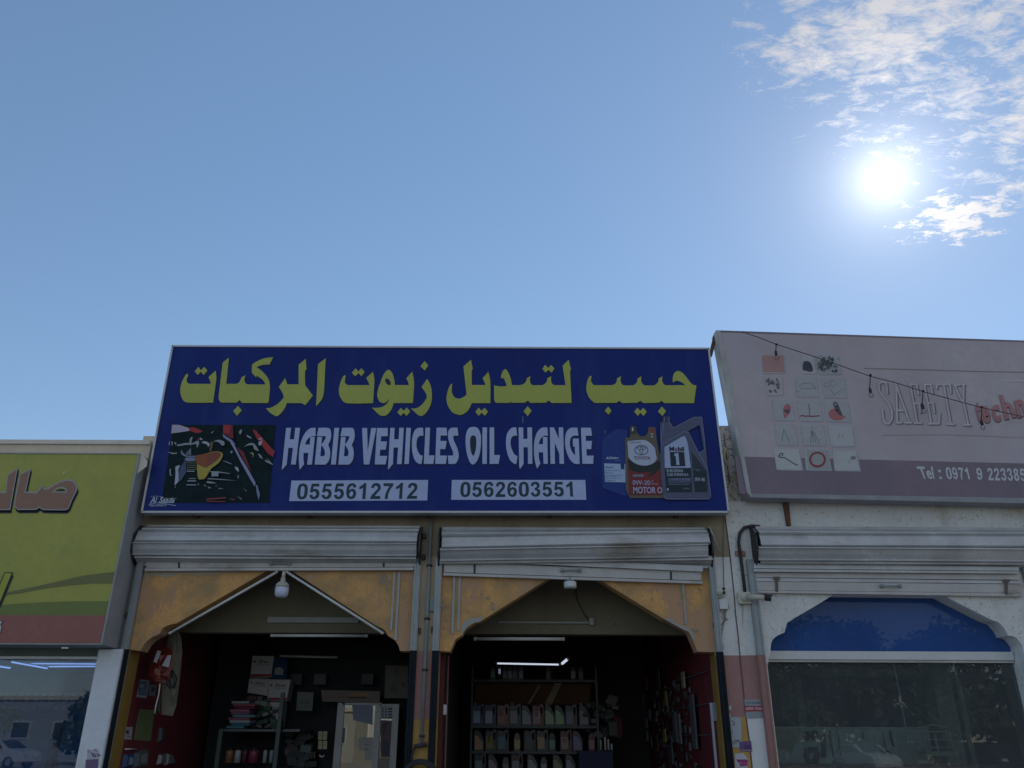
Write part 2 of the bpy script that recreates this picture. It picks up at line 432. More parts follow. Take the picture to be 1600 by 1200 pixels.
M_frame = mat('sign_frame_aluminium', (.56, .56, .57), .45, .06, 4, .03, 20, metal=.3)
M_frameg = mat('grey_sign_side', (.36, .37, .39), .6, .12, 4, .15, 30, stain=(.2, .19, .18), sthr=.6, speck=(.1, .1, .1), spthr=.68, spscale=30)
M_wplastic = mat('white_plastic', (.72, .72, .70), .35, .05, 4, .02, 20)
M_cplastic = mat('cream_plastic', (.62, .58, .48), .4, .06, 4, .02, 20)
M_conduit = mat('grey_green_conduit', (.24, .29, .28), .55, .12, 8, .05, 30, stain=(.14, .15, .14))
M_wood = mat('brown_board', (.20, .11, .05), .7, .2, 5, .15, 30)
M_woodl = mat('pale_lath', (.42, .34, .2), .7, .15, 8)
M_shelf = mat('shelf_steel', (.12, .13, .14), .5, .15, 6, .05, 30, metal=.3)
M_card = mat('white_carton', (.62, .60, .57), .8, .06, 5)
G_clear = glassmat('window_glass', (.78, .84, .83), 1.56, haze=.13, hazec=(.36, .40, .42))
G_blue = glassmat('blue_film_glass', (.02, .04, .12), 1.38, haze=.52, hazec=(.07, .18, .56))
G_left = glassmat('bluish_window_glass', (.60, .74, .92), 1.6, haze=.05, hazec=(.12, .24, .38))
G_door = glassmat('door_glass', (.55, .6, .6), 2.3, haze=.015)

YF, YS = 9.6, 9.35            # wall front, face of the main sign
def w(Y): return lambda x, y: at(x, y, Y)
def pp(pts, Y): return [at(p[0], p[1], Y) for p in pts]

# ------------------------------------------------------------------ ground
g = MB()
nx_, ny_ = 60, 60
struct('ground', MB().add([(-900, -900, -.02), (900, -900, -.02), (900, 900, -.02), (-900, 900, -.02)], [(0, 1, 2, 3)]),
       mat('dusty_earth', (.34, .27, .19), .95, .2, .5, .3, 8))
struct('road', MB().add([(-120, -26, 0), (120, -26, 0), (120, 4.6, 0), (-120, 4.6, 0)], [(0, 1, 2, 3)]),
       mat('asphalt', (.06, .06, .062), .9, .2, 1.5, .4, 70))
mb = MB()
for i in range(-20, 20):
    mb.box((i*6, -11.1, .004), (i*6+3, -10.95, .008))
struct('road_marking', mb, mat('road_paint', (.72, .72, .7), .8, .1, 4))
struct('pavement', MB().box((-60, 4.8, -.02), (60, 9.6, .13)), mat('pavement_concrete', (.33, .31, .28), .9, .15, 1.2, .3, 40))
struct('kerb', MB().box((-60, 4.6, -.02), (60, 4.797, .14)), mat('kerb_concrete', (.42, .41, .38), .9, .15, 3))
struct('verge', MB().add([(-120, -60, .004), (120, -60, .004), (120, -26, .004), (-120, -26, .004)], [(0, 1, 2, 3)]),
       mat('sandy_verge', (.52, .44, .33), .95, .2, .8, .4, 12))

# ------------------------------------------------------------------ building with the two open bays
B2 = thing('shop_building', 'beige and orange two-bay shop building with pointed open doorways under the blue sign', 'building', (-.9, 10, 0))
def piece(name, pts, Y0, Y1, m, parent, holes=()):
    loops = [pp(curve(l), Y0) for l in (pts, *holes)]
    return MB().prism(loops, (0, Y1 - Y0, 0)).build(name, m, parent)
def boxp(name, a, b, m, parent, r=0):
    mb = MB(); (mb.bbox(a, b, r=r) if r else mb.box(a, b)); return mb.build(name, m, parent)
ZS = at(640, 1017, YF).z      # where the pointed heads spring
ZT = at(640, 868, YF).z       # top of the pierced panels, hidden by the shutters
XL, XC0, XC1, XR, XJ = -4.31, -1.135, -.81, 2.315, 2.585
boxp('upper_wall', (-4.62, YF, ZT), (XJ, YF + .22, 5.0), M_tan, B2)
boxp('parapet', (-4.62, YF - .02, 5.003), (XJ, YF + .25, 5.12), M_beige, B2)
boxp('return_wall', (-4.62, YF + .003, .13), (XL - .003, YF + .03, ZT - .002), M_grey, B2)
ZP0, ZP1 = at(660, 1124, YF).z, ZS
boxp('pillar_head', (XC0, YF, ZS), (XC1, YF + .22, ZT - .002), M_pillar, B2)
boxp('pillar_shaft', (XC0, YF, ZP0), (XC1, YF + .22, ZS - .001), M_pink, B2)
boxp('pillar_foot', (XC0, YF, .13), (XC1, YF + .22, ZP0 - .001), M_ochre, B2)
ZR = at(1130, 1024, YF).z; ZR0 = at(1140, 1120, YF).z
boxp('pier_head', (XR, YF, ZR), (XJ, YF + .22, ZT - .002), M_white, B2)
boxp('pier_shaft', (XR, YF, ZR0), (XJ, YF + .22, ZR - .001), M_pink, B2)
boxp('pier_foot', (XR, YF, .13), (XJ, YF + .22, ZR0 - .001), M_ochre, B2)
def xz(l): return [(p.x, YF + .004, p.z) for p in l]
def arch_panel(name, pts, x0, x1):
    l = pp(curve(pts), YF)
    l = [Vector((min(max(p.x, x0), x1), YF + .004, p.z)) for p in l]
    l = [Vector((x0 + .001, YF + .004, ZT - .002)), Vector((x1 - .001, YF + .004, ZT - .002)), Vector((x1 - .001, YF + .004, ZS))] + l + [Vector((x0 + .001, YF + .004, ZS))]
    return MB().prism([l], (0, .2, 0)).build(name, M_orange, B2)
arch_panel('arch_panel', [(625, 1017), (621, 1006, 1), (613, 997), (606, 993, 1), (602, 986, 1), (597, 982), (585, 976), (437, 880), (276, 974), (262, 977, 1), (252, 983), (249, 990, 1), (240, 994), (228, 1003, 1), (219, 1017)], XL, XC0)
arch_panel('arch_panel', [(1090, 1018), (1086, 1008, 1), (1081, 997), (1077, 988, 1), (1071, 983), (1060, 978, 1), (1050, 972), (1037, 967), (895, 880), (752, 970), (742, 973, 1), (734, 978), (726, 984, 1), (723, 992), (712, 999, 1), (709, 1005), (703, 1018)], XC1, XR)
# crumbling grey mortar where the heads are chipped
def chips(pts_list):
    pr = Print(w(YF + .004), base=.003)
    for l in pts_list: pr.poly([(x, y, 1) for x, y in l], (.40, .38, .34))
    return pr
chips([[(725, 972), (735, 966), (745, 966), (752, 963), (751, 971), (742, 973), (733, 978), (727, 984), (722, 990), (721, 980)]]).build('mortar_patch', B2)
chips([[(1037, 966), (1048, 967), (1058, 974), (1068, 978), (1078, 983), (1087, 998), (1083, 999), (1076, 988), (1068, 984), (1057, 978), (1046, 972)]]).build('mortar_patch', B2)
pr = Print(w(YF + .004), base=.0035)
pr.poly([(228, 878), (470, 876), (652, 879), (651, 889), (600, 891), (560, 890), (500, 892), (437, 891), (400, 893), (350, 896), (310, 899), (280, 897), (262, 903), (240, 899), (226, 905)], (.45, .37, .27))
pr.build('mortar_band', B2)
# jambs inside the bays, painted ochre, maroon beyond
M_jamb = mat('ochre_jamb', (.34, .20, .04), .8, .15, 4)
YI = 10.0
boxp('jamb', (XL - .22, YF + .034, .13), (XL, 9.88, ZT), M_jamb, B2)
boxp('jamb', (XR + .003, YF + .224, .13), (XR + .22, 9.88, ZT), M_jamb, B2)
boxp('jamb_lining', (XR - .012, YF + .02, .13), (XR - .002, YF + .26, ZS), M_jamb, B2)
ZRoof = 4.4
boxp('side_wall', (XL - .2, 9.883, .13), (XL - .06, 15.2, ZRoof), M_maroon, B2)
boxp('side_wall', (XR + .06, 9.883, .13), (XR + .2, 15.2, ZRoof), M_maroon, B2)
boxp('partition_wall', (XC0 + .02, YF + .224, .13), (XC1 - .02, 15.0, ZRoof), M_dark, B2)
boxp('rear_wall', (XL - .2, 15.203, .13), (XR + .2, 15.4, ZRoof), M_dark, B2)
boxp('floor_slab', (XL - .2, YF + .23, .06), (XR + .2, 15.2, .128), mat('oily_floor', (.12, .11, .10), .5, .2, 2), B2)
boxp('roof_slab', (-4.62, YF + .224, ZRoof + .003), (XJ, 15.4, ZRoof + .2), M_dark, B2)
# lintels set back behind the pointed heads
YLn = 10.25
zl = at(560, 989, YLn).z
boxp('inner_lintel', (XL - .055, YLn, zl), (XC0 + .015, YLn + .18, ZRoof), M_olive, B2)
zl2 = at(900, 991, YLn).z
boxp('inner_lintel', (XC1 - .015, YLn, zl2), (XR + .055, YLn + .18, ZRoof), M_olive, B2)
for q in ([(419, 964), (562, 966), (561, 974), (419, 973)], [(778, 971), (920, 968), (920, 975), (780, 977)]):
    p0, p1 = at(*q[0], YLn), at(*q[2], YLn)
    boxp('cable_trunking', (p0.x, YLn - .03, p1.z), (p1.x, YLn - .002, p0.z), mat('trunking', (.34, .33, .29), .6, .1), B2, r=.006)
p0 = at(920, 967, YLn); boxp('junction_box', (p0.x, YLn - .05, p0.z - .08), (p0.x + .06, YLn - .002, p0.z + .005), mat('trunking', (.3, .3, .3)), B2, r=.006)
rails = ((603, 886, 981), (620, 886, 1000), (710, 895, 990), (716, 895, 990), (1066, 910, 975))
mbr = MB()
for q in ([(613, 894), (611, 985)], [(622, 894), (618, 1000)], [(710, 898), (707, 990)], [(718, 898), (716, 985)], [(1066, 912), (1072, 975)]):
    a, b = at(*q[0], YF - .004), at(*q[1], YF - .004)
    mm = MB().box((b.x - .012, YF - .01, b.z), (b.x + .012, YF + .002, a.z)); mm.build('anchor_strip', M_alu2, B2)

# ------------------------------------------------------------------ white building on the right
B3 = thing('shop_building', 'weathered white shop building with a blue-glazed arch above its big window', 'building', (5, 10, 0))
XG3 = at(1193, 1010, YF).x    # right side of the left shutter guide
XE = 8.6
zb = at(1190, 1200, YF).z
arch3 = [(1215, 1226), (1196, 1040), (1204, 1018), (1206, 1002, 1), (1215, 993), (1226, 988), (1228, 980, 1), (1230, 973), (1243, 965), (1282, 942), (1304, 928), (1473, 930), (1548, 968), (1560, 972), (1570, 983, 1), (1575, 993), (1587, 996, 1), (1597, 1008), (1601, 1030), (1640, 1230)]
l = pp(curve(arch3), YF)
zt3 = 4.32
base = l[0].z
xr3 = l[-1].x
hole = [Vector((XG3 + .02, YF, .14)), Vector((XG3 + .02, YF, l[1].z))] + l[2:-1] + [Vector((l[-2].x, YF, .14))]
boxp('upper_wall', (XJ + .004, YF, zt3), (XE, YF + .3, 5.3), M_pit, B3)
ob = [Vector((XJ + .24, YF, .13)), Vector((XJ + .24, YF, zt3 - .001)), Vector((XE, YF, zt3 - .001)), Vector((XE, YF, .13))]
MB().prism([ob, hole], (0, .3, 0)).build('arch_wall', M_white, B3)
zq = at(1170, 1024, YF).z; zq0 = at(1170, 1121, YF).z
boxp('pier_head', (XJ + .004, YF, zq), (XJ + .239, YF + .3, zt3 - .001), M_white, B3)
boxp('pier_shaft', (XJ + .004, YF, zq0), (XJ + .239, YF + .3, zq - .001), M_pink, B3)
boxp('pier_foot', (XJ + .004, YF, .13), (XJ + .239, YF + .3, zq0 - .001), M_white2, B3)
mbj = MB(); rr = random.Random(4); pts = []
for i in range(22):
    z = 5.0 - i * .225; pts.append((XJ + .002 + rr.uniform(-.006, .006), YF - .002, z))
mbj.tube(pts, .007, k=5); mbj.build('joint_crack', mat('joint_dirt', (.17, .12, .09), .95), B3)
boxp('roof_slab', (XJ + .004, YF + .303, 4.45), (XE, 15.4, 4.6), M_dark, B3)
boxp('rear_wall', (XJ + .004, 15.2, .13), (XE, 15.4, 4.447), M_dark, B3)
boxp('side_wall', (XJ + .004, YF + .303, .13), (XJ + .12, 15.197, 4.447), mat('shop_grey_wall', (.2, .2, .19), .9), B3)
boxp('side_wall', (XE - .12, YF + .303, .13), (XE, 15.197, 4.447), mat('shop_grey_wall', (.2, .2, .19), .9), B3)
boxp('floor_slab', (XJ + .12, YF + .303, .06), (XE - .12, 15.197, .128), mat('shop_floor', (.3, .3, .28), .5, .1), B3)
# glazing
YG = YF + .24
zbar1, zbar0 = at(1200, 1017, YG - .05).z, at(1200, 1030, YG - .05).z
zbar2 = at(1200, 1034, YG - .05).z
WN = MB().box((XG3 - .02, YG - .06, zbar0), (xr3 + .05, YG + .04, zbar1)).build('transom', M_wplastic, B3)
boxp('transom_lip', (XG3 - .02, YG - .04, zbar2), (xr3 + .05, YG + .02, zbar0 - .002), M_alub, WN)
boxp('window_pane', (XG3 + .0, YG, .5), (xr3 + .1, YG + .006, zbar2 - .002), G_clear, B3)
boxp('arch_pane', (XG3 + .0, YG, zbar1 + .002), (xr3 + .1, YG + .006, 3.9), G_blue, B3)
pw = at(1597, 1048, YG - .02)
boxp('window_stile', (pw.x, YG - .05, .5), (pw.x + .06, YG - .005, zbar2 - .003), M_wplastic, B3)
YK = 10.7
a, b = at(1452, 1035, YK), at(1480, 1035, YK)
boxp('inner_column', (a.x, YK, .13), (b.x, YK + .3, 4.44), mat('column_grey', (.36, .36, .33), .8), B3)
MB().tube([(b.x + .06, YK - .05, .13), (b.x + .06, YK - .05, 4.4)], .035, k=8).build('drain_pipe', mat('pipe_grey', (.4, .4, .38)), B3)

for q, nme in (([(1180, 1044), (1660, 1052), (1660, 1063), (1180, 1055)], 'inner_beam'), ([(1238, 1040), (1248, 1040), (1262, 1135), (1250, 1135)], 'inner_post'), ([(1190, 1060), (1232, 1061), (1245, 1130), (1200, 1130)], 'inner_pane')):
    MB().prism([pp(q, 11.6 if nme != 'inner_pane' else 11.9)], (0, .08, 0)).build(nme, mat('inner_frame_grey', (.34, .36, .33), .8) if nme != 'inner_pane' else mat('inner_dark_blue', (.03, .06, .07), .4), B3)
# ------------------------------------------------------------------ building on the left with the green sign
B1 = thing('shop_building', 'beige shop building with a glass front behind the yellow-green sign', 'building', (-8, 10, 0))
XA = -4.62
pa = at(0, 735, YF - .08).z; pb = at(0, 687, YF - .08).z; pc = at(120, 694, YF - .08).z
boxp('parapet_beam', (-11, YF - .06, pa), (-4.49, YF + .3, pc), M_beige, B1)
boxp('parapet_coping', (-11, YF - .09, pc + .002), (-4.49, YF + .33, pb), mat('pale_coping', (.84, .76, .66), .9, .1, 2, .2, 30, stain=(.62, .55, .46)), B1)
boxp('upper_wall', (-11, YF, 2.66), (XA - .003, YF + .25, pa - .002), M_grey, B1)
x0 = at(152, 1022, 9.5).x; x1 = at(191, 1017, 9.5).x
zt1 = at(170, 1014, 9.5).z
COLm = mat('white_column_paint', (.78, .81, .86), .7, .08, 3, .15, 40, stain=(.55, .45, .36), sthr=.6)
MB().bbox((x0, 9.5, .13), (x1, 9.75, zt1), r=.012).build('column', COLm, B1)
boxp('fascia', (x0 - .002, 9.55, zt1 + .002), (XL - .14, 9.60, 4.3), M_grey, B1)
zh0, zh1 = at(100, 1026, 9.6).z, at(100, 1008, 9.6).z
boxp('window_head', (-11, 9.58, zh0), (x0 - .004, 9.72, zh1 + .12), mat('green_grey_head', (.15, .19, .17), .7), B1)
HB = boxp('head_trim', (-11, 9.56, zh0 - .03), (x0 - .004, 9.70, zh0 - .002), M_wplastic, B1)
boxp('window_pane', (-11, 9.64, .5), (x0 - .004, 9.646, zh0 - .034), G_left, B1)
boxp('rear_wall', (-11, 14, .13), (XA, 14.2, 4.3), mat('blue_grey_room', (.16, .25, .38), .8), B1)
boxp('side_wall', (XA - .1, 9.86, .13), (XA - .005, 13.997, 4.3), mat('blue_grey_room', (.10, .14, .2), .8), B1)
boxp('roof_slab', (-11, 9.86, 4.303), (XA, 14.2, 4.5), M_dark, B1)
ZC1 = at(80, 1060, 12.0).z
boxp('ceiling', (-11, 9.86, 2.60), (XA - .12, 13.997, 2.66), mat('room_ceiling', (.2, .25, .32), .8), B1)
boxp('floor_slab', (-11, 9.86, .06), (XA, 13.997, .128), mat('shop_floor', (.3, .3, .28)), B1)
# ------------------------------------------------------------------ main sign
SG = thing('sign_board', 'long dark blue shop sign with yellow Arabic lettering and pictures of oil containers', 'sign', (-.93, YS + .05, 4.2))
C = [(270, 541), (1107, 545), (1138, 800), (222, 800)]
cw = pp(C, YS)
M_blue = mat('navy_sign_vinyl', (.006, .024, .20), .45, .16, 1.2, .25, 2.2, spec=.2, stain=(.012, .036, .20), sthr=.52, sscale=1.6, sstretch=(1, 1, .2))
MB().prism([cw], (0, .10, 0)).build('panel', M_blue, SG)
fr = MB()
for a, b in zip(cw, cw[1:] + cw[:1]):
    d = (b - a).normalized(); n = Vector((0, -1, 0)); u_ = d.cross(n).normalized() * .012
    mid = (cw[0] + cw[2]) / 2
    if (a - mid).dot(u_) < 0: u_ = -u_
    p = [a - u_*.9 - d*.0, b - u_*.9, b + u_ + d*.012, a + u_ - d*.012]
    fr.prism([[q + Vector((0, -.012, 0)) for q in p]], (0, .128, 0))
fr.build('frame', M_frame, SG)
for px in (300, 480, 668, 860, 1060):
    q = at(px, 803, YS + .06); boxp('bracket', (q.x - .02, YS + .103, q.z - .01), (q.x + .02, YF - .002, q.z + .03), M_rust, SG)
SY = w(YS)
YEL = (.46, .50, .105); SHD = (.012, .022, .035); LBL = (.48, .56, .84); DKT = (.02, .05, .075)
def CR(x0, y0, k): return lambda pts: [(x0 + p[0]/k, y0 + p[1]/k) + tuple(p[2:]) for p in pts]
c1 = CR(270, 550, 10); c2 = CR(400, 550, 10); c3 = CR(520, 550, 1600/180); c4 = CR(690, 550, 1600/210); c5 = CR(900, 550, 1600/210)
AR = [
 c1([(210,352,1),(235,345),(240,375,1),(220,430,1),(228,475,1),(260,500),(598,500),(585,455,1),(560,395),(670,293),(684,400,1),(670,520,1),(632,792),(220,790,1),(150,735,1),(118,610,1),(135,500,1),(165,425,1)]),
 c1([(345,305),(405,235),(440,288),(495,235),(543,292),(485,362),(440,312),(390,362)]),
 c1([(880,90),(838,500),(1000,500),(1040,475,1),(1065,430,1),(1072,400),(1138,365),(1120,440,1),(1135,485,1),(1165,508),(1448,510),(1410,440,1),(1310,372),(1305,402),(1237,325),(1240,200),(1290,165,1),(1390,115,1),(1480,92,1),(1570,88),(1510,198),(1400,205,1),(1310,240),(1400,305,1),(1470,385,1),(1508,460,1),(1520,560,1),(1500,775),(1485,800),(1080,797),(1047,750),(1010,785,1),(980,793),(760,793),(728,760,1),(718,700),(780,170)]),
 c1([(1022,843),(1078,915),(1003,1000),(945,922)]),
 c2([(780,108),(785,215),(795,265),(770,295),(766,380,1),(772,525),(890,682),(772,833),(710,800),(482,800),(450,880,1),(400,950,1),(340,1000,1),(300,998,1),(220,950,1),(155,880),(240,870,1),(350,805,1),(437,708),(410,630,1),(358,548),(457,412),(492,508),(668,508),(668,200)]),
 c2([(1090,100),(1075,400),(1060,640,1),(1030,740,1),(940,848),(970,195)]),
 c3([(155,330,1),(180,330),(175,370,1),(168,420,1),(205,462),(508,462),(495,420,1),(463,365),(557,278),(578,380,1),(575,480,1),(560,712),(190,712,1),(115,650,1),(85,550,1),(100,450,1),(125,380,1)]),
 c3([(265,290),(318,228),(357,272),(398,228),(444,282),(398,338),(357,297),(313,340)]),
 c3([(897,840),(945,778),(985,818),(1028,773),(1077,828),(1025,890),(985,848),(942,890)]),
 c3([(1310,375),(1360,470,1),(1378,600,1),(1360,730,1),(1300,840,1),(1240,890,1),(1190,880,1),(1083,785),(1170,780,1),(1250,720,1),(1308,630),(1290,570,1),(1233,490)]),
 c3([(1275,128),(1328,190),(1275,260),(1218,200)]),
 c4([(350,95),(372,205),(358,220),(360,395),(520,395),(510,360,1),(487,315),(555,240),(575,310,1),(582,390,1),(580,610),(358,610),(320,690,1),(260,740,1),(210,750,1),(130,720,1),(75,640,1),(58,550,1),(75,460,1),(100,400,1),(128,380),(122,430,1),(125,490,1),(155,540,1),(200,557,1),(250,545,1),(298,510),(260,175)]),
 c4([(402,712),(440,665),(475,702),(512,665),(552,712),(515,762),(478,724),(440,762)]),
 c4([(625,398),(700,412,1),(775,405),(765,370,1),(735,308),(715,318),(705,300),(725,235,1),(758,205,1),(790,240,1),(820,310,1),(838,395),(950,393,1),(1000,360,1),(1012,315),(1055,290),(1052,350,1),(1065,385,1),(1090,397),(1200,397),(1245,365,1),(1258,315),(1302,290),(1305,350,1),(1320,385,1),(1345,397),(1475,397),(1440,165),(1512,95),(1540,210),(1528,230),(1548,608),(1310,608),(1275,578),(1240,605),(1060,608),(1025,580),(990,605),(835,607),(825,595),(810,607),(655,608),(632,590,1),(625,560)]),
 c4([(1197,205),(1232,155),(1268,192),(1305,155),(1342,197),(1310,247),(1270,214),(1240,247)]),
 c4([(1023,648),(1072,700),(1025,765),(975,708)]),
 c5([(165,290,1),(185,290),(180,350,1),(210,397),(430,397),(475,370,1),(488,318),(535,290),(530,345,1),(545,385,1),(575,400),(680,400),(722,365,1),(732,318),(778,290),(776,345,1),(795,385,1),(825,400),(930,400),(972,365,1),(982,318),(1028,290),(1025,345,1),(1045,385,1),(1070,398),(1300,397),(1250,360,1),(1205,345,1),(1175,350,1),(1155,370),(1150,320,1),(1165,260,1),(1210,228,1),(1265,250,1),(1320,310,1),(1365,370,1),(1400,397),(1433,397),(1403,610),(1050,610),(1018,582),(985,605),(800,610),(767,582),(730,605),(550,610),(517,582),(480,607),(220,608),(160,550,1),(125,470,1),(125,400,1),(140,330,1)]),
 c5([(382,652),(422,700),(387,748),(342,703)]),
 c5([(692,715),(728,665),(765,702),(800,665),(842,712),(803,763),(765,724),(735,763)]),
 c5([(1020,650),(1070,705),(1027,765),(975,710)]),
]
WAW = c3([(865,462),(1058,462),(1045,415,1),(1020,370),(1102,278),(1122,360,1),(1130,450,1),(1113,712),(845,712),(815,800,1),(760,870,1),(700,890,1),(640,870,1),(545,775),(640,775,1),(730,740,1),(795,645),(740,700,1),(700,712,1),(650,690,1),(620,620,1),(625,540,1),(660,430,1),(710,310,1),(770,250,1),(820,285,1),(850,370,1)])
WAWH = c3([(808,460),(800,415,1),(775,380,1),(745,370,1),(728,395,1),(745,440,1),(770,460,1)])
def sh(l, dx, dy): return [(p[0] + dx, p[1] + dy) + tuple(p[2:]) for p in l]
pr = Print(SY, step=.001)
for k in range(3): pr.polys([sh(l, 1.1 - k*.45, 1.4 - k*.5) for l in AR] + [sh(WAW, 1.1 - k*.45, 1.4 - k*.5)], (.010, .022, .06))
pr.polys(AR, YEL); pr.poly(WAW, YEL, holes=[WAWH])
pr.build('arabic_lettering', SG)

e6 = CR(435, 660, 1600/140); e7 = CR(560, 660, 1600/170); e8 = CR(720, 660, 1600/210)
Bq = [(720,100),(885,100,1),(925,125,1),(943,200,1),(935,300,1),(890,400),(920,490,1),(925,590,1),(900,690,1),(840,755),(650,755),(698,262),(782,262),(750,605),(805,605,1),(832,570,1),(822,490,1),(768,402),(825,320,1),(848,265,1),(835,248),(688,248)]
EN = [
 e6([(140,100),(228,100),(203,305),(283,305),(303,100),(388,100),(312,755),(228,755),(262,458),(180,458),(150,755),(62,855)]),
 e6([(665,100),(665,248),(600,252,1),(540,285,1),(500,340,1),(480,398),(560,398),(575,262),(652,262),(600,755),(515,755),(538,548),(450,548),(450,650,1),(460,750),(380,848),(368,700,1),(368,600,1),(385,430,1),(430,280,1),(500,165,1),(570,110,1),(610,100)]),
 e6(Bq), e6([(1003,100),(1085,100),(1028,755),(940,755)]), e6([(p[0]+421,) + tuple(p[1:]) for p in Bq]),
 e7([(55,85),(130,85),(138,430),(190,85),(265,85),(160,620),(80,620)]),
 e7([(275,85),(432,85),(433,205),(335,205),(330,283),(420,283),(402,403),(322,403),(315,495),(425,495),(400,620),(242,620)]),
 e7([(470,82),(533,82),(527,250),(592,250),(602,82),(668,82),(637,615),(568,615),(585,372),(518,372),(508,615),(435,698)]),
 e7([(705,82),(772,82),(742,613),(677,613)]),
 e7([(950,82),(957,200),(905,200,1),(870,235,1),(855,300,1),(860,380,1),(890,455,1),(920,485,1),(948,490),(928,613),(880,605,1),(830,555,1),(797,450,1),(788,320,1),(797,210,1),(830,120,1),(875,85,1)]),
 e7([(987,80),(1055,80),(1037,487),(1120,487),(1102,612),(962,612)]),
 e7([(1150,80),(1298,80),(1305,195),(1208,195),(1205,275),(1298,275),(1278,395),(1203,395),(1200,490),(1305,490),(1285,612),(1130,612)]),
 e7([(1458,80),(1470,197),(1410,197),(1395,215,1),(1405,270,1),(1450,370,1),(1473,460,1),(1470,530,1),(1440,595,1),(1415,612),(1325,612),(1317,490),(1380,490),(1395,475,1),(1385,420,1),(1340,310,1),(1318,210,1),(1325,130,1),(1360,85,1),(1390,80,1)]),
 e8([(258,62),(312,62),(310,495),(257,495)]), e8([(343,62),(397,62),(398,390),(467,390),(450,495),(343,495)]),
 e8([(660,62),(670,160),(635,160,1),(605,180,1),(592,230,1),(600,300,1),(630,370,1),(655,395,1),(675,400),(662,495),(630,490,1),(580,440,1),(545,330,1),(538,230,1),(550,140,1),(590,80,1),(625,62,1)]),
 e8([(688,62),(742,62),(745,198),(793,198),(793,62),(847,62),(852,495),(800,495),(797,298),(746,298),(747,495),(705,558),(695,520)]),
 e8([(1030,62),(1037,160),(985,165,1),(945,205,1),(928,260),(978,260),(977,175),(1030,175),(1035,495),(985,495),(980,358),(928,358),(930,430,1),(948,490),(908,552),(880,450,1),(870,330,1),(880,200,1),(915,110,1),(960,68,1),(990,62)]),
 e8([(1060,62),(1108,62),(1168,200),(1165,62),(1218,62),(1228,495),(1175,495),(1172,375),(1118,245),(1120,495),(1068,495)]),
 e8([(1388,65),(1400,160),(1345,160,1),(1310,185,1),(1298,240,1),(1305,300,1),(1330,360,1),(1360,395),(1357,290),(1335,290),(1333,195),(1403,195),(1415,495),(1350,490,1),(1290,430,1),(1250,320,1),(1240,220,1),(1255,120,1),(1300,72,1),(1340,65)]),
 e8([(1430,65),(1548,65),(1562,160),(1487,160),(1488,222),(1560,222),(1552,320),(1495,320),(1497,397),(1580,397),(1575,495),(1447,495)]),
]
OO = e8([(148,55,1),(205,75,1),(237,150,1),(240,250,1),(225,370,1),(190,465,1),(145,503,1),(105,470,1),(72,370,1),(57,250,1),(62,150,1),(92,75,1)])
OH = e8([(148,157,1),(175,170,1),(185,220,1),(180,310,1),(165,375,1),(148,400,1),(130,375,1),(115,310,1),(110,220,1),(122,170,1)])
pr = Print(SY, step=.001)
for k in range(3): pr.polys([sh(l, 1.3 - k*.3, 1.6 - k*.4) for l in EN + [OO]], (.012, .024, .055))
pr.polys(EN, LBL); pr.poly(OO, LBL, holes=[OH])
pr.build('english_lettering', SG)
for k, (q, t, tq) in enumerate((
    ([(455.5, 751), (669, 750), (667.5, 782), (452, 783)], '0555612712', [(465, 755.5), (654, 754.5), (652.5, 779.5), (463, 780.5)]),
    ([(706, 750), (914.5, 750), (916, 781), (705, 781)], '0562603551', [(719.5, 753), (899, 752.5), (900.5, 776), (718.5, 777)]))):
    pr = Print(SY, step=.001); pr.poly(q, LBL); pr.digits(t, tq, DKT); pr.build('phone_number_plate', SG)

# engine picture
pr = Print(SY, step=.0006)
DG = (.012, .028, .035)
ep = CR(225, 655, 910/110); er = CR(325, 655, 910/110)
M_eng = mat('engine_print_ground', (.010, .026, .030), .45, .5, 9, .03, 5, col2=(.006, .014, .018), speck=(.035, .045, .06), spthr=.64, spscale=22, spec=.08)
pr.poly([(270.5, 664), (431, 664), (421, 786), (252.5, 786)], DG, m=M_eng)
GW = (.45, .50, .62); SL = (.22, .27, .42); RD = (.42, .035, .04); RD2 = (.20, .02, .03); LG = (.33, .37, .42)
pr.poly(ep([(365,72),(460,75),(590,118),(590,150),(470,170),(352,183)]), (.50, .45, .58))
pr.poly(ep([(580,118),(650,110,1),(765,160),(690,185),(590,150)]), RD)
pr.poly(ep([(330,290),(340,290),(330,335),(320,335)]), GW); pr.poly(ep([(360,290),(372,290),(368,340),(358,340)]), GW)
pr.poly(ep([(385,300),(420,305),(412,340),(402,312)]), GW)
pr.poly(ep([(425,335,1),(490,320,1),(560,308,1),(650,310,1),(650,325,1),(540,335,1),(450,350,1)]), LG)
pr.poly(ep([(600,250,1),(630,230,1),(615,290,1),(605,350,1),(592,300,1)]), LG)
pr.poly(ep([(640,310,1),(700,280,1),(715,310,1),(690,370,1),(680,330,1)]), LG)
pr.poly(ep([(750,295,1),(800,290,1),(850,320,1),(835,360,1),(815,330,1),(760,310,1)]), GW)
pr.poly(ep([(730,240,1),(760,265,1),(735,270,1)]), GW); pr.poly(ep([(690,260,1),(730,250,1),(720,275,1)]), RD)
pr.poly(ep([(305,425),(400,440),(432,430),(425,450),(370,455)]), LG)
pr.poly(ep([(485,395),(520,450,1),(570,475,1),(910,470),(910,480),(620,492),(520,480,1),(480,430)]), SL)
for x in (548, 562, 578, 592, 604): pr.poly(ep([(x, 440 - (x-548)), (x+6, 430 - (x-548)), (x+8, 465), (x+1, 465)]), LG)
pr.poly(ep([(530,520),(555,500),(700,500),(700,545),(560,550)]), SL)
pr.poly(ep([(470,640),(545,520),(552,690),(490,790),(420,840)]), (.07, .10, .20))
pr.poly(ep([(410,620),(470,600,1),(450,660,1),(450,800,1),(400,860),(415,700)]), GW)
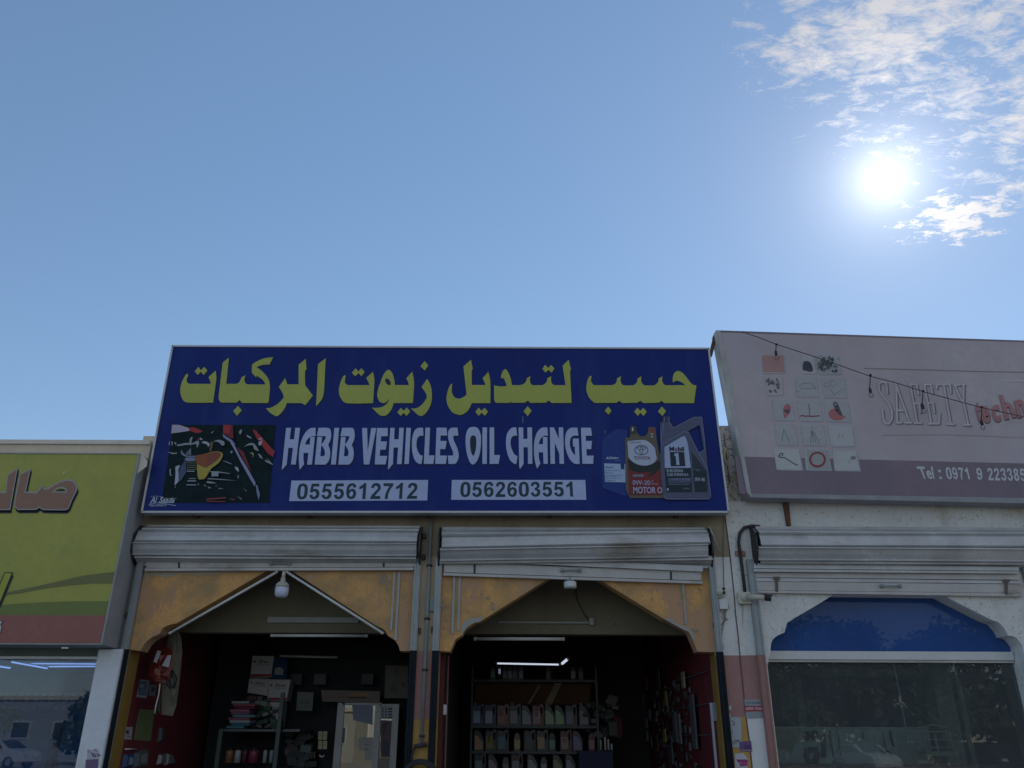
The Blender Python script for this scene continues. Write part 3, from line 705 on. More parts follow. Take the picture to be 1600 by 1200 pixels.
for y, x0_, x1_, c in ((570,555,700,(.2,.21,.15)),(600,560,700,(.2,.21,.15)),(628,560,700,(.2,.21,.15)),(655,560,690,(.2,.21,.15)),(678,560,660,GW),(772,590,675,LG),(800,570,680,LG),(808,570,680,SL),(855,555,680,GW)):
    pr.poly(ep([(x0_, y-5), (x1_, y-3), (x1_, y+6), (x0_, y+4)]), c)
pr.poly(ep([(340,660,1),(355,650,1),(352,720,1),(375,735,1),(345,730,1)]), GW)
pr.poly(ep([(405,885),(420,865),(415,890)]), GW); pr.poly(ep([(700,850),(720,838),(712,858)]), GW)
pr.poly(ep([(780,848),(810,870),(800,880)]), LG); pr.poly(ep([(835,885),(885,900),(840,900)]), LG)
pr.poly(ep([(700,480),(910,425),(910,600),(880,640,1),(800,770,1),(760,785,1),(710,775,1),(695,640)]), (.45, .36, .06))
pr.poly(ep([(668,520,1),(680,480,1),(740,465,1),(860,440),(910,430),(910,610),(820,635,1),(740,610,1),(690,570,1)]), (.30, .09, .03))
pr.poly(er([(0,455),(50,435,1),(130,425,1),(185,440,1),(200,480,1),(150,570,1),(60,640,1),(0,712)]), (.45, .37, .07))
pr.poly(er([(0,462),(40,442,1),(120,432,1),(165,445,1),(170,490,1),(100,560,1),(0,625)]), (.26, .07, .04))
pr.poly(er([(40,300),(80,300),(55,425),(28,425)]), (.16, .10, .05))
pr.poly(er([(215,85),(330,85),(340,260),(290,250),(205,195)]), RD2)
pr.poly(er([(205,85),(300,85),(290,190),(205,190)]), RD)
pr.poly(er([(585,150),(620,150),(870,430),(850,500),(780,450),(640,260)]), RD)
pr.poly(er([(660,310),(715,280),(690,350),(665,350)]), GW); pr.poly(er([(660,260),(700,245),(715,270),(670,280)]), LG)
pr.poly(er([(198,200),(250,240),(320,280),(375,355),(345,330),(420,480),(520,640),(625,830),(612,880),(530,740),(430,560),(350,400),(290,300),(210,245)]), (.30, .33, .55))
pr.poly(er([(300,300),(345,370),(440,560),(560,760),(610,850),(520,690),(420,520)]), (.52, .55, .70))
pr.poly(er([(625,850),(650,870),(680,980),(665,1060),(640,960)]), SL)
pr.poly(er([(380,370),(470,430),(580,700),(500,590)]), RD2)
pr.poly(er([(480,370),(540,325,1),(600,325,1),(640,370,1),(668,425),(610,400,1),(590,350,1),(530,350,1)]), LG)
pr.poly(er([(655,455),(690,470),(725,530),(680,505)]), LG); pr.poly(er([(740,535),(790,550),(840,600),(760,565)]), LG)
pr.poly(er([(760,500),(850,600),(835,598)]), GW); pr.poly(er([(550,450),(590,445,1),(600,480,1),(585,515),(588,470,1)]), (.4, .4, .15))
pr.poly(er([(410,180,1),(440,145,1),(450,170,1),(430,210,1)]), LG); pr.poly(er([(510,215),(570,250),(570,265),(520,240)]), GW)
pr.poly(er([(80,300),(150,280,1),(215,300,1),(225,345,1),(190,350,1),(150,310,1)]), LG)
pr.poly(er([(50,190),(80,165),(85,175),(60,198)]), LG); pr.poly(er([(300,430,1),(330,420,1),(320,460,1)]), SL)
pr.poly(er([(195,545),(260,560,1),(330,595),(290,590)]), SL); pr.poly(er([(360,630,1),(400,640,1),(410,690,1),(380,670,1)]), GW)
pr.poly(er([(395,740),(412,740),(408,785),(400,770)]), LG)
for q in ([(40,685),(150,688),(300,712),(298,718),(40,695)], [(10,775),(180,785),(390,808),(10,787)], [(60,700),(150,700),(150,752),(60,752)], [(0,815),(60,820),(130,840),(60,845),(0,835)], [(5,885),(55,895),(50,905)], [(105,865),(130,870),(125,880)], [(150,903),(220,908),(160,916)], [(465,900),(515,940),(510,948)], [(388,1003),(455,1045),(445,1052)]):
    pr.poly(er(q), LG)
for q in ([(0,1040),(245,1020),(250,1036),(0,1058)], [(0,1068),(240,1072),(235,1085),(0,1080)], [(290,1038),(380,1050),(330,1062)]): pr.poly(er(q), (.28, .05, .05))
pr.build('engine_picture', SG)

# painter's mark, lower left corner
pr = Print(SY, step=.0006); GB = (.55, .62, .75)
pr.text('Al', [(236, 776), (246.5, 776), (245, 786), (234.5, 786)], GB, bold=.02, shear=.25)
pr.text('Saada', [(250, 776), (274, 778), (272, 786), (248.5, 786)], GB, bold=.02, shear=.25)
pr.strokes([ep([(85,1010),(110,998),(160,992),(220,1000),(235,1010)])], .35, GB)
pr.strokes([ep([(60,1105),(90,1092),(170,1082),(250,1090),(310,1100),(410,1118)])], .7, GB)
pr.text('056-9392019', [(234.5, 788), (260, 788), (259.5, 791.5), (234, 791.5)], GB, bold=.01, shear=.2)
pr.text('international', [(258, 777.5), (275.5, 778), (275.5, 779.8), (258, 779.6)], GB, shear=.2)
pr.build('maker_mark', SG)

# printed oil containers
pr = Print(SY, step=.0006); o1 = CR(930, 640, 8); o2 = CR(1020, 640, 8)
B1c = (.012, .045, .26)
pr.poly(o1([(95,370,1),(180,300,1),(250,255,1),(330,245,1),(400,260),(400,1085),(280,1045,1),(130,985,1),(95,960,1),(85,650,1)]), B1c)
pr.poly(o1([(112,255),(130,258),(128,312),(114,312)]), (.02, .06, .25)); pr.strokes([o1([(123,262),(123,290)])], .5, GB)
pr.strokes([o1([(100,400),(190,330),(300,262)]), o1([(215,410),(260,500),(340,610)]), o1([(95,965),(200,1010),(385,1070)])], .9, (.03, .09, .36))
pr.text('ACDelco', o1([(133,592),(292,592),(290,618),(130,622)]), (.6, .66, .8), bold=.03, shear=.25)
pr.text('Fluid', o1([(250,635),(325,633),(322,645),(248,648)]), (.3, .4, .6), shear=.2)
pr.poly(o1([(112,674),(378,682),(390,912),(122,905)]), (.42, .55, .78))
pr.poly(o1([(315,680),(362,680),(365,752),(345,745),(322,752)]), (.015, .04, .2))
pr.text('dexos1', o1([(125,708),(225,706),(228,735),(127,735)]), (.08, .12, .25), bold=.015)
for y, x1_, s_ in ((765,312,'Full Synthetic Motor Oil'),(792,225,'SAE 5W-30'),(822,335,'Huile moteur synthetique'),(842,275,'pour moteurs'),(862,325,'Aceite sintetico para motor'),(887,255,'Protection')):
    pr.text(s_, o1([(125, y-7), (x1_, y-5), (x1_, y+8), (125, y+8)]), (.08, .12, .25), bold=.01)
# middle one
TN = (.14, .125, .085)
pr.poly(o1([(370,365),(385,360),(440,345),(430,290),(440,215,1),(500,215,1),(520,290),(560,335),(610,335,1),(650,300,1),(665,225),(750,222),(770,400),(800,560),(880,560),(880,1110),(430,1110),(380,1000)]), TN)
pr.poly(o1([(435,215,1),(470,205,1),(510,220,1),(515,300,1),(470,315,1),(430,300,1)]), (.06, .065, .05))
pr.text('1', o1([(457,228),(475,228),(475,272),(457,272)]), (.6, .66, .7), bold=.04)
pr.poly(o1([(690,240),(725,240),(725,292),(692,292)]), RD); pr.poly(o1([(690,300),(720,300),(722,322),(692,322)]), (.5, .35, .45)); pr.poly(o1([(695,335),(724,335),(724,355),(697,355)]), (.4, .42, .55))
pr.poly(o1([(402,600),(480,700),(640,710),(770,640),(830,650),(830,1070),(425,1070)]), (.22, .028, .035))
pr.poly(o1([(412,625,1),(500,690,1),(620,710,1),(700,690,1),(800,640),(805,740,1),(730,780,1),(560,790,1),(430,760)]), (.015, .03, .03))
pr.poly(o1([(700,740),(810,650),(810,740),(720,820,1),(640,850,1),(700,790,1)]), (.02, .03, .03))
pr.poly(o1([(400,400),(600,385,1),(680,420,1),(745,490),(755,560,1),(770,615),(730,670,1),(650,703,1),(560,700,1),(470,660,1),(412,600)]), (.50, .56, .72))
def ell(cx, cy, rx, ry, n=20): return [(cx + rx*math.cos(2*math.pi*i/n), cy + ry*math.sin(2*math.pi*i/n)) for i in range(n)]
EM = (.07, .10, .16); WH = (.50, .56, .72)
pr.poly(o1(ell(575, 513, 88, 64)), EM, holes=[o1(ell(575, 513, 77, 54))])
pr.poly(o1(ell(575, 488, 62, 22)), EM, holes=[o1(ell(575, 488, 53, 15))])
pr.poly(o1(ell(575, 520, 24, 48)), EM, holes=[o1(ell(575, 520, 15, 40))])
pr.text('TOYOTA', o1([(483,590),(687,592),(687,632),(485,630)]), (.20, .06, .12), bold=.02)
pr.text('GENUINE', o1([(420,405),(570,405),(568,422),(420,428)]), (.2, .25, .35))
pr.poly(o1([(470,818),(600,818),(595,845),(465,845)]), (.25, .3, .4)); pr.text('Synthetic', o1([(480,822),(590,822),(586,842),(478,842)]), (.07, .08, .12))
LP = (.45, .42, .62)
pr.text('0W-20', o1([(463,888),(682,890),(685,948),(465,950)]), LP, bold=.015)
pr.text('SP', o1([(697,892),(725,892),(725,912),(697,912)]), LP); pr.text('GF-6A', o1([(698,922),(782,925),(782,947),(698,947)]), LP)
pr.text('MOTOR O', o1([(470,970),(834,975),(834,1055),(472,1057)]), LP, bold=.03)
# right one
GR = (.10, .115, .20); GR2 = (.15, .17, .30)
pr.poly(o2([(90,165),(215,165),(255,240),(510,100),(608,98),(650,450),(665,550),(690,860),(722,1080),(715,1115,1),(680,1130,1),(170,1130,1),(135,1110,1),(125,1080),(98,850),(88,600),(95,450),(85,330,1)]), GR,
        holes=[o2([(440,275),(580,200),(632,510),(570,550)])])
pr.poly(o2([(118,95),(208,95),(212,162),(115,162)]), (.05, .06, .12))
pr.strokes([o2([(140,100),(140,158)]), o2([(195,100),(195,158)])], 1.4, (.2, .22, .36))
pr.strokes([o2([(190,170),(250,240),(510,106),(605,104),(640,380),(650,510)]), o2([(640,515),(570,552),(440,300),(385,283),(110,445),(98,500)]), o2([(135,175),(108,300),(100,440)]), o2([(575,555),(680,760),(718,1085)]), o2([(130,1085),(165,1125),(690,1125)])], .9, (.24, .26, .42))
pr.poly(o2([(380,340,1),(410,370,1),(440,480,1),(470,735),(145,737),(140,480)]), (.42, .50, .72))
pr.poly(o2([(145,745),(470,742),(485,1040),(165,1040)]), (.012, .03, .045)); pr.poly(o2([(495,760),(665,765),(680,1035),(515,1040)]), (.015, .035, .05))
pr.poly(o2([(440,480),(500,560),(620,720),(650,760),(480,740)]), (.03, .045, .07))
pr.strokes([o2([(465,500),(485,740),(512,1035)])], 1.2, GR2)
pr.text('M', o2([(200,472),(262,472),(262,528),(204,528)]), (.03, .03, .09), bold=.04); pr.text('o', o2([(268,490),(300,490),(300,530),(270,530)]), (.3, .05, .12), bold=.04)
pr.text('bil', o2([(308,474),(382,474),(386,530),(308,530)]), (.03, .03, .09), bold=.04)
pr.poly(o2([(208,540),(385,540),(402,715),(220,717)]), (.012, .03, .05))
pr.poly(o2([(262,560),(312,552),(328,702),(290,702),(280,590),(264,592)]), (.42, .50, .72))
TX = (.42, .50, .62)
pr.text('EUROPEAN', o2([(167,755),(368,757),(370,793),(170,793)]), TX, bold=.02); pr.text('CAR FORMULA', o2([(170,803),(440,805),(442,840),(172,842)]), TX, bold=.02)
pr.poly(o2([(185,868),(465,865),(470,922),(190,925)]), (.10, .12, .22)); pr.text('LONG LASTING', o2([(235,870),(465,868),(466,884),(235,886)]), (.3, .35, .45)); pr.text('GUARANTEED', o2([(200,898),(335,898),(336,915),(201,915)]), (.03, .05, .08))
pr.text('ADVANCED FULL SYNTHETIC', o2([(190,937),(450,937),(450,948),(190,950)]), TX); pr.text('4.73 L', o2([(375,990),(450,990),(452,1006),(376,1006)]), TX)
pr.poly(o2([(168,993),(190,993),(192,1025),(170,1025)]), TX); pr.text('FULL', o2([(530,762),(580,762),(582,782),(532,782)]), (.3, .35, .4)); pr.text('0W-40', o2([(518,858),(640,862),(643,910),(520,908)]), TX, bold=.02)
pr.build('oil_container_picture', SG)
# a rust streak from an old screw
Print(SY).strokes([[(816.5, 651), (817.2, 661)]], .8, (.3, .32, .4)).build('scratch', SG)

# ------------------------------------------------------------------ yellow-green sign on the left
YL = 9.2
S1 = thing('sign_board', 'yellow-green shop sign with brown Arabic lettering and a red-brown lower band', 'sign', (-6.5, YL + .2, 2.6))
tr, br_ = at(214.5, 710, YL), at(159.5, 1005.5, YL)
tl, bl = at(-180, 707, YL), at(-180, 1007, YL)
tl.x = bl.x = -7.6; br_.x = tr.x = (tr.x + br_.x) / 2
zt, zbt = tr.z, br_.z
MB().box((-7.6, YL, zbt), (tr.x, YL + .05, zt)).build('panel', mat('yellow_green_vinyl', (.43, .43, .075), .5, .1, 1.5, .05, 5, stain=(.34, .35, .075), sthr=.55, sstretch=(1, 1, .6)), S1)
def YSF(x, y):
    p = at(x, y, YL); p.x = max(-7.595, min(p.x, tr.x - .004)); p.z = max(p.z, zbt + .003); return p
YG_ = (.17, .18, .06)
kk = 1074/170; y1 = CR(0, 840, kk)
pr = Print(YSF)
def clipx(l): return l
pr.poly(y1([(-60,560),(70,540),(500,450,1),(800,380,1),(1068,345,1),(1240,330),(1240,452),(1060,455,1),(900,455,1),(500,495,1),(200,550,1),(60,575,1),(-60,660),(-3000,700),(-3000,640)]), (.20, .20, .07))
pr.poly(y1([(-3000,690),(-60,680,1),(0,668,1),(300,645,1),(700,630,1),(1240,628),(1240,772),(-3000,760)]), (.20, .24, .06))
pr.build('wave_print', S1)
pr = Print(YSF, base=.004); pr.poly(y1([(-3000,757),(1240,770),(1240,1050),(-3000,1050)]), (.36, .13, .11), m=mat('red_brown_vinyl', (.34, .12, .10), .5, .1, 3, .05, 8, stain=(.32, .06, .04), sthr=.6, sstretch=(2, 1, 1)))
pr.build('red_band', S1)
k2 = 1600/240; y2 = CR(0, 660, k2)
A1 = [(325,480),(272,722),(380,728),(440,660),(458,655),(470,690),(505,685),(560,650,1),(640,610,1),(720,597,1),(780,620,1),(808,680,1),(800,720,1),(760,800,1),(720,895,1),(680,918),(450,915),(412,890),(380,913),(190,915),(155,880,1),(150,840,1),(205,540)]
A1h = [(560,722),(600,695,1),(640,685,1),(680,695,1),(688,722)]
A2 = [(190,470),(110,915),(-460,915),(-460,725),(55,725),(78,545)]
def inset(l, d):
    l = [(p[0], p[1]) for p in curve(l)]; n = len(l); ar = sum(l[i][0]*l[(i+1)%n][1] - l[(i+1)%n][0]*l[i][1] for i in range(n)); sg = 1 if ar > 0 else -1; out = []
    for i in range(n):
        a, b, c = Vector(l[i-1]), Vector(l[i]), Vector(l[(i+1) % n])
        e1 = (b-a).normalized(); e2 = (c-b).normalized()
        m = Vector((-e1.y-e2.y, e1.x+e2.x))
        if m.length < .01: m = Vector((-e1.y, e1.x))
        m.normalize(); cs = max(.45, m.dot(Vector((-e1.y, e1.x))))
        out.append(tuple(b + m * sg * d / cs))
    return out
pr = Print(YSF, base=.004)
pr.polys([y2(sh(A1, 10, 32)), y2(sh(A2, 10, 32)), y2(sh(A1, 5, 16)), y2(sh(A2, 5, 16))], (.015, .02, .03))
pr.poly(y2(A1), (.42, .40, .42), holes=[y2(A1h)]); pr.poly(y2(A2), (.42, .40, .42))
BRN = (.34, .19, .13)
pr.poly(y2(inset(A1, 13)), BRN, holes=[y2(inset(A1h, -13))]); pr.poly(y2(inset(A2, 13)), BRN)
pr.poly(y2(A1h), (.36, .40, .055)); pr.poly(y2([(578,715),(610,700,1),(640,695,1),(672,700,1),(680,718)]), (.015, .02, .03))
pr.poly(y2([(660,520),(690,512),(665,545)]), (.7, .7, .5)); 
pr.build('arabic_lettering', S1)
pr = Print(YSF, base=.006)
Q = [(50,340),(132,345),(0,668),(-160,1000)] ; Q = [(50,340),(132,345),(0,668),(-90,668)]
pr.poly(y1(sh(Q, 4, 30)), (.015, .02, .03)); pr.poly(y1(Q), (.015, .02, .03)); pr.poly(y1(inset(Q, 9)), (.42, .45, .06))
Q2 = [(-40,850),(10,820),(40,826),(15,860),(26,890),(10,948),(-40,948)]
pr.poly(y1(Q2), (.02, .02, .03)); pr.poly(y1(inset(Q2, 6)), (.6, .6, .6))
pr.build('small_lettering', S1)
mb = MB(); mb.box((tr.x, YL - .008, zbt - .012), (tr.x + .02, YL + .40, zt + .012)); mb.box((-7.6, YL - .008, zt + .001), (tr.x - .001, YL + .40, zt + .014)); mb.box((-7.6, YL - .008, zbt - .014), (tr.x - .001, YL + .40, zbt - .001))
mb.box((-7.6, YL + .39, zbt), (tr.x - .001, YL + .399, zt))
mb.build('box_casing', M_frameg, S1)
# torn flap of flex hanging at the upper right corner
q = [(1428,325),(1492,400),(1485,455),(1390,530),(1370,550),(1378,500),(1410,350)]
f = MB().prism([[at(x/k2, 660 + y/k2, YL + .02 + .0) + Vector((.05, 0, 0)) for x, y in q]], (0, .004, 0)); f.build('torn_flap', mat('cream_flex', (.75, .70, .58), .6, .05), S1)
p = at(100, 1009, YL); boxp('label_clip', (p.x - .02, YL - .006, p.z - .03), (p.x + .05, YL + .02, p.z - .014), M_frame, S1)
# ------------------------------------------------------------------ mauve sign on the right
YR = 9.38
S3 = thing('sign_board', 'faded mauve shop sign with a grid of small pictures and grey SAFETY lettering', 'sign', (5, YR + .1, 4.4))
def RS(x, y): return at(x, y, YR)
tl, tr2, br2, bl = at(1124, 518, YR), at(1660, 535, YR), at(1660, 784, YR), at(1173, 776, YR)
M_mauve = mat('faded_mauve_vinyl', (.54, .47, .50), .6, .1, 1.0, .1, 5, stain=(.47, .42, .47), sthr=.5, sstretch=(1, 1, .25))
M_mauve2 = mat('dark_mauve_vinyl', (.25, .19, .235), .6, .12, 1.2, .1, 5, stain=(.19, .16, .20), sthr=.5, sstretch=(1, 1, .25))
MB().prism([[tl, tr2, br2, bl]], (0, .17, 0)).build('panel', M_mauve, S3)
k3 = 1600/500; r3 = CR(1100, 500, k3)
pr = Print(RS, base=.001); pr.poly(r3([(155,682),(1900,725),(1900,905),(178,868)]), (.2, .14, .17), m=M_mauve2); pr.build('lower_band', S3)
# frame: pale left edge and metal strip below, both standing out
mb = MB(); a, b = tl, bl
mb.prism([[at(1118, 517, YR), at(1125.5, 517.5, YR), at(1174.5, 777, YR), at(1167, 770, YR)]], (0, -.012, 0))
mb.prism([[at(1118, 517, YR), at(1124, 517.5, YR), at(1173, 776, YR), at(1166, 770, YR)]], (0, .21, 0), )
mb.build('edge_trim', mat('pale_sign_edge', (.50, .50, .50), .7, .15, 6, .2, 30, stain=(.3, .26, .2), sthr=.55), S3)
MB().prism([r3_ for r3_ in [[at(1170, 771, YR - .01), at(1660, 779, YR - .01), at(1660, 787.5, YR - .01), at(1172, 777, YR - .01)]]], (0, .2, 0)).build('bottom_rail', mat('dull_rail', (.34, .34, .37), .6, .15, 5, .1, 20), S3)
MB().prism([[at(1119, 516, YR - .004), at(1660, 534, YR - .004), at(1660, 536, YR - .004), at(1119, 518.5, YR - .004)]], (0, .19, 0)).build('top_rail', M_mauve2, S3)
# pictures
g_ = CR(1180, 540, 1029/180)
TW = (.45, .46, .47)
cells = [
 ([(60,90),(250,88),(262,240),(72,242)], (.48, .29, .27)), ([(415,90),(520,90),(540,250),(425,250)], (.54, .52, .54)), ([(545,86),(745,88),(765,255),(570,258)], TW),
 ([(90,278),(235,280),(245,440),(105,445)], (.52, .47, .49)), ([(360,285),(545,287),(565,460),(370,458)], TW), ([(585,285),(790,290),(812,468),(615,465)], TW),
 ([(150,490),(330,492),(350,670),(170,668)], TW), ([(370,490),(575,495),(600,675),(395,672)], TW), ([(610,495),(825,500),(848,680),(635,678)], TW),
 ([(170,700),(350,702),(375,890),(195,888)], TW), ([(400,705),(605,708),(632,892),(428,890)], TW), ([(645,710),(860,715),(888,900),(680,900)], (.52, .52, .54)),
 ([(165,925),(385,925),(418,1110),(190,1108)], (.55, .56, .56)), ([(440,930),(640,935),(675,1112),(452,1110)], (.44, .53, .56)), ([(690,938),(898,940),(932,1118),(708,1115)], (.53, .55, .56))]
deco = {}
DK = (.10, .105, .125); RDp = (.50, .17, .18); GY = (.22, .23, .24)
rs = random.Random(3)
def blobs(pr, x0, y0, x1, y1, n, c):
    for _ in range(n):
        cx, cy = rs.uniform(x0, x1), rs.uniform(y0, y1); r = rs.uniform(7, 20)
        pr.poly(g_([(cx + math.cos(t)*r*rs.uniform(.5, 1.1), cy + math.sin(t)*r*rs.uniform(.4, 1.2), 1) for t in [i*math.pi/3 for i in range(6)]]), c)
for i, (q, c) in enumerate(cells):
    pr = Print(RS, base=.002)
    pr.poly(g_(sh(q, 12, 8)), (.42, .39, .46)); pr.poly(g_(q), c)
    if i == 1: pr.poly(g_([(430,150,1),(470,140,1),(500,165,1),(515,225,1),(480,235),(425,220)]), (.06, .07, .09))
    if i == 2: blobs(pr, 560, 100, 740, 240, 42, (.10, .105, .12))
    if i == 3: blobs(pr, 105, 295, 225, 430, 16, (.16, .14, .16))
    if i == 4: pr.strokes([g_([(385,375),(420,340),(500,335),(540,380)]), g_([(400,385),(545,382)]), g_([(370,410),(395,415)])], .9, GY)
    if i == 5: pr.strokes([g_(ell(690,340,20,28,10)), g_(ell(635,352,22,22,8)), g_([(660,380),(705,440),(780,390)]), g_([(700,450),(705,430)])], .7, GY)
    if i == 6: pr.poly(g_([(250,560,1),(290,520,1),(320,560,1),(300,615,1),(260,650,1)]), RDp); pr.poly(g_([(250,580,1),(300,570,1),(300,610,1)]), DK)
    if i == 7: pr.strokes([g_([(477,525),(487,628)])], 1.0, DK); pr.strokes([g_([(400,632),(420,625),(440,632),(470,630),(500,633),(530,632),(575,628)])], 1.8, (.25, .06, .10))
    if i == 8:
        pr.poly(g_([(660,590,1),(690,565,1),(730,565,1),(760,600),(740,625),(810,630),(780,660,1),(720,670,1),(670,650,1),(655,620,1)]), RDp)
        pr.poly(g_([(695,515,1),(715,503,1),(735,520,1),(770,600),(782,628),(745,625),(735,605,1),(700,545,1)]), DK); pr.poly(g_(ell(714, 528, 9, 9, 8)), TW); pr.poly(g_(ell(724, 580, 10, 9, 8)), (.02, .02, .02))
    if i == 9: pr.strokes([g_([(255,745),(235,862)]), g_([(255,745),(305,862)])], .7, DK)
    if i == 10: pr.strokes([g_([(503,765),(492,868)]), g_([(503,765),(520,862)]), g_([(508,765),(545,868)]), g_([(520,765),(575,878)])], .7, DK); pr.strokes([g_(ell(508, 742, 9, 18, 8))], .5, GY)
    if i == 11: pr.strokes([g_([(740,790),(755,790),(740,818),(760,820)]), g_([(780,785),(780,822)])], .6, GY)
    if i == 12: pr.strokes([g_([(240,985),(248,968),(232,960),(218,972),(218,985)]), g_([(205,985),(225,1000),(262,1002),(370,1070),(378,1062)])], 1.6, DK)
    if i == 13: pr.poly(g_([(455,935),(640,937),(665,1108),(470,1106)]), (.40, .41, .40)); pr.poly(g_(ell(555, 1020, 76, 72)), (.30, .07, .08), holes=[g_(ell(555, 1018, 56, 52))])
    if i == 14: pr.poly(g_([(850,990),(895,990),(898,1015),(855,1020)]), GY); pr.strokes([g_([(837,1020),(838,1052)])], .6, GY)
    pr.build('product_picture', S3)
# lettering
t_ = CR(1350, 560, 1364/250)
S_ = [[(190,210),(150,205),(128,225),(132,280),(165,330),(215,390),(240,450),(240,520),(215,560),(185,560),(165,520),(158,440)], [(190,210),(200,300)]]
A_ = [[(270,215),(390,550)], [(275,225),(285,550)], [(278,445),(335,450)], [(345,552),(405,552)], [(275,552),(320,552)]]
F_ = [[(395,225),(455,555)], [(395,225),(450,225),(465,310)], [(425,390),(470,385),(480,465)], [(430,556),(490,556)], [(395,222),(415,222)]]
E_ = [[(515,228),(575,560)], [(515,228),(570,225),(585,300)], [(545,385),(590,385),(600,465)], [(550,560),(640,560),(645,470)]]
T_ = [[(620,262),(625,225),(735,225),(740,300)], [(680,228),(740,560)], [(705,565),(770,565)]]
Y_ = [[(775,235),(835,370)], [(850,230),(848,370),(890,568)], [(845,572),(905,572)], [(775,232),(820,230)], [(835,228),(860,228)]]
word = [t_(l) for g2 in (S_, A_, F_, E_, T_, Y_) for l in g2]
pr = Print(RS, base=.003)
pr.strokes([sh(l, 1.8, .9) for l in word], 2.6, (.19, .17, .21)); pr.strokes([sh(l, -.5, -.6) for l in word], 3.4, (.48, .45, .47)); pr.strokes([sh(l, -.9, -.6) for l in word], 2.0, (.64, .58, .60))
pr.build('safety_lettering', S3)
pr = Print(RS, base=.003)
for dx, dy, c in ((1.0, 1.6, (.17, .12, .15)), (0, 0, (.48, .22, .23))):
    for s_, q in (('t', [(935,370),(985,365),(1000,548),(965,550)]), ('e', [(995,412),(1060,400),(1078,545),(1015,560)]), ('c', [(1082,402),(1145,390),(1168,535),(1100,550)]), ('h', [(1150,310),(1230,325),(1300,500),(1200,525)]), ('n', [(1275,360),(1350,345),(1400,490),(1310,510)])):
        pr.text(s_, sh(t_(q), dx, dy), c, bold=.04)
pr.build('red_lettering', S3)
pr = Print(RS, base=.004); TC = (.62, .64, .69)
pr.text('Tel', t_([(443,922),(583,923),(600,1030),(490,1028)]), TC, bold=.03); pr.polys([t_([(628,950),(650,950),(654,972),(632,972)]), t_([(638,1008),(660,1008),(664,1030),(642,1030)])], TC); pr.build('tel_lettering', S3); pr = Print(RS, base=.004)
pr.digits('0971', t_([(688,928),(893,932),(918,1033),(705,1031)]), TC); pr.build('phone_number', S3); pr = Print(RS, base=.004); pr.digits('9', t_([(950,934),(1003,935),(1015,1036),(962,1035)]), TC); pr.build('phone_number', S3); pr = Print(RS, base=.004); pr.digits('223385', t_([(1042,935),(1368,940),(1385,1048),(1058,1040)]), TC); pr.build('phone_number', S3)
pr = Print(RS, base=.003)
pr.strokes([t_([(0,85),(300,92),(1000,112),(1700,125)])], 1.2, (.33, .26, .27)); pr.strokes([t_([(160,655),(700,650),(1700,690)])], .8, (.42, .36, .37))
pr.strokes([t_([(1160,188),(1280,192),(1400,190)])], .9, (.8, .78, .75)); pr.strokes([g_([(50,242),(240,248)])], .8, (.75, .73, .70)); pr.strokes([r3([(195,290),(200,265),(215,262)]), r3([(250,290),(262,292)])], .8, (.7, .68, .66))
pr.build('scratches', S3)
for q0, q1 in (((1107, 560), (1119, 524)), ((1131, 716), (1136, 676))):
    pass
MB().prism([[at(1106, 562, YR + .1), at(1113, 556, YR + .1), at(1121, 522, YR + .1), at(1116, 520, YR + .1)]], (0, .03, 0)).build('rusty_strut', M_rust, S3)
a, b = at(1131, 676, YF - .1), at(1137, 720, YF - .1)
boxp('rusty_post', (a.x, YF - .12, b.z - .3), (b.x - .01, YF - .08, a.z), M_rust, S3)
a, b = at(1222, 780, YF - .06), at(1233, 822, YF - .06)
MB().prism([[at(1223, 778, YF - .04), at(1232, 778, YF - .04), at(1236, 821, YF - .04), at(1230, 821, YF - .04)]], (0, .038, 0)).build('rusty_bracket', M_rust, S3)
single('ragged_cloth', MB().tube([at(1134, 700, YF - .13), at(1130, 712, YF - .15), at(1134, 722, YF - .12), at(1138, 728, YF - .13)], .025, k=6, r2=.012), mat('dirty_rag', (.5, .44, .32), .95, .2),
       'dirty cream rag knotted round the rusty post between the two big signs', 'rag', at(1134, 728, YF - .13))

# festoon cable with bulbs in front of that sign
ST = thing('string_light', 'sagging black cable of hanging bulbs crossing the mauve sign', 'string light', (3, YR - .25, 6))
YB = YR - .12
pts = [at(x, y, YB + 0*x) for x, y in ((1158, 518), (1185, 527), (1213, 538), (1275, 558), (1318, 573), (1360, 588), (1400, 598), (1443, 612), (1490, 625), (1534, 637), (1580, 647), (1640, 660))]
MB().tube(pts, .0055, mat('faded_cable', (.07, .07, .075), .7), k=6).build('cable', None, ST)
for i, (x, y, y2_) in enumerate(((1213, 538, 548), (1360, 586, 606), (1442, 611, 631), (1534, 636, 656))):
    a, b = at(x, y, YB - .01), at(x - 1, y2_, YB - .01)
    s0 = MB().tube([a, b], .006, k=6).build('lead', M_blkr, ST)
    MB().lathe([(.01, 0), (.016, -.01), (.018, -.05), (.016, -.065)], b, k=10).build('socket', M_blkr, ST)
    MB().lathe([(.012, -.066), (.022, -.08), (.028, -.10), (.022, -.122), (.006, -.132)], b, k=12).build('bulb', glassmat('bulb_glass', (.9, .9, .9), 1.3, haze=.1, hazec=(.6, .6, .6)) if i == 0 else MATS['bulb_glass'], ST)
    MB().lathe([(.014, .012), (.014, -.01)], a, k=8, axis='X').build('clip', M_blkr, ST)

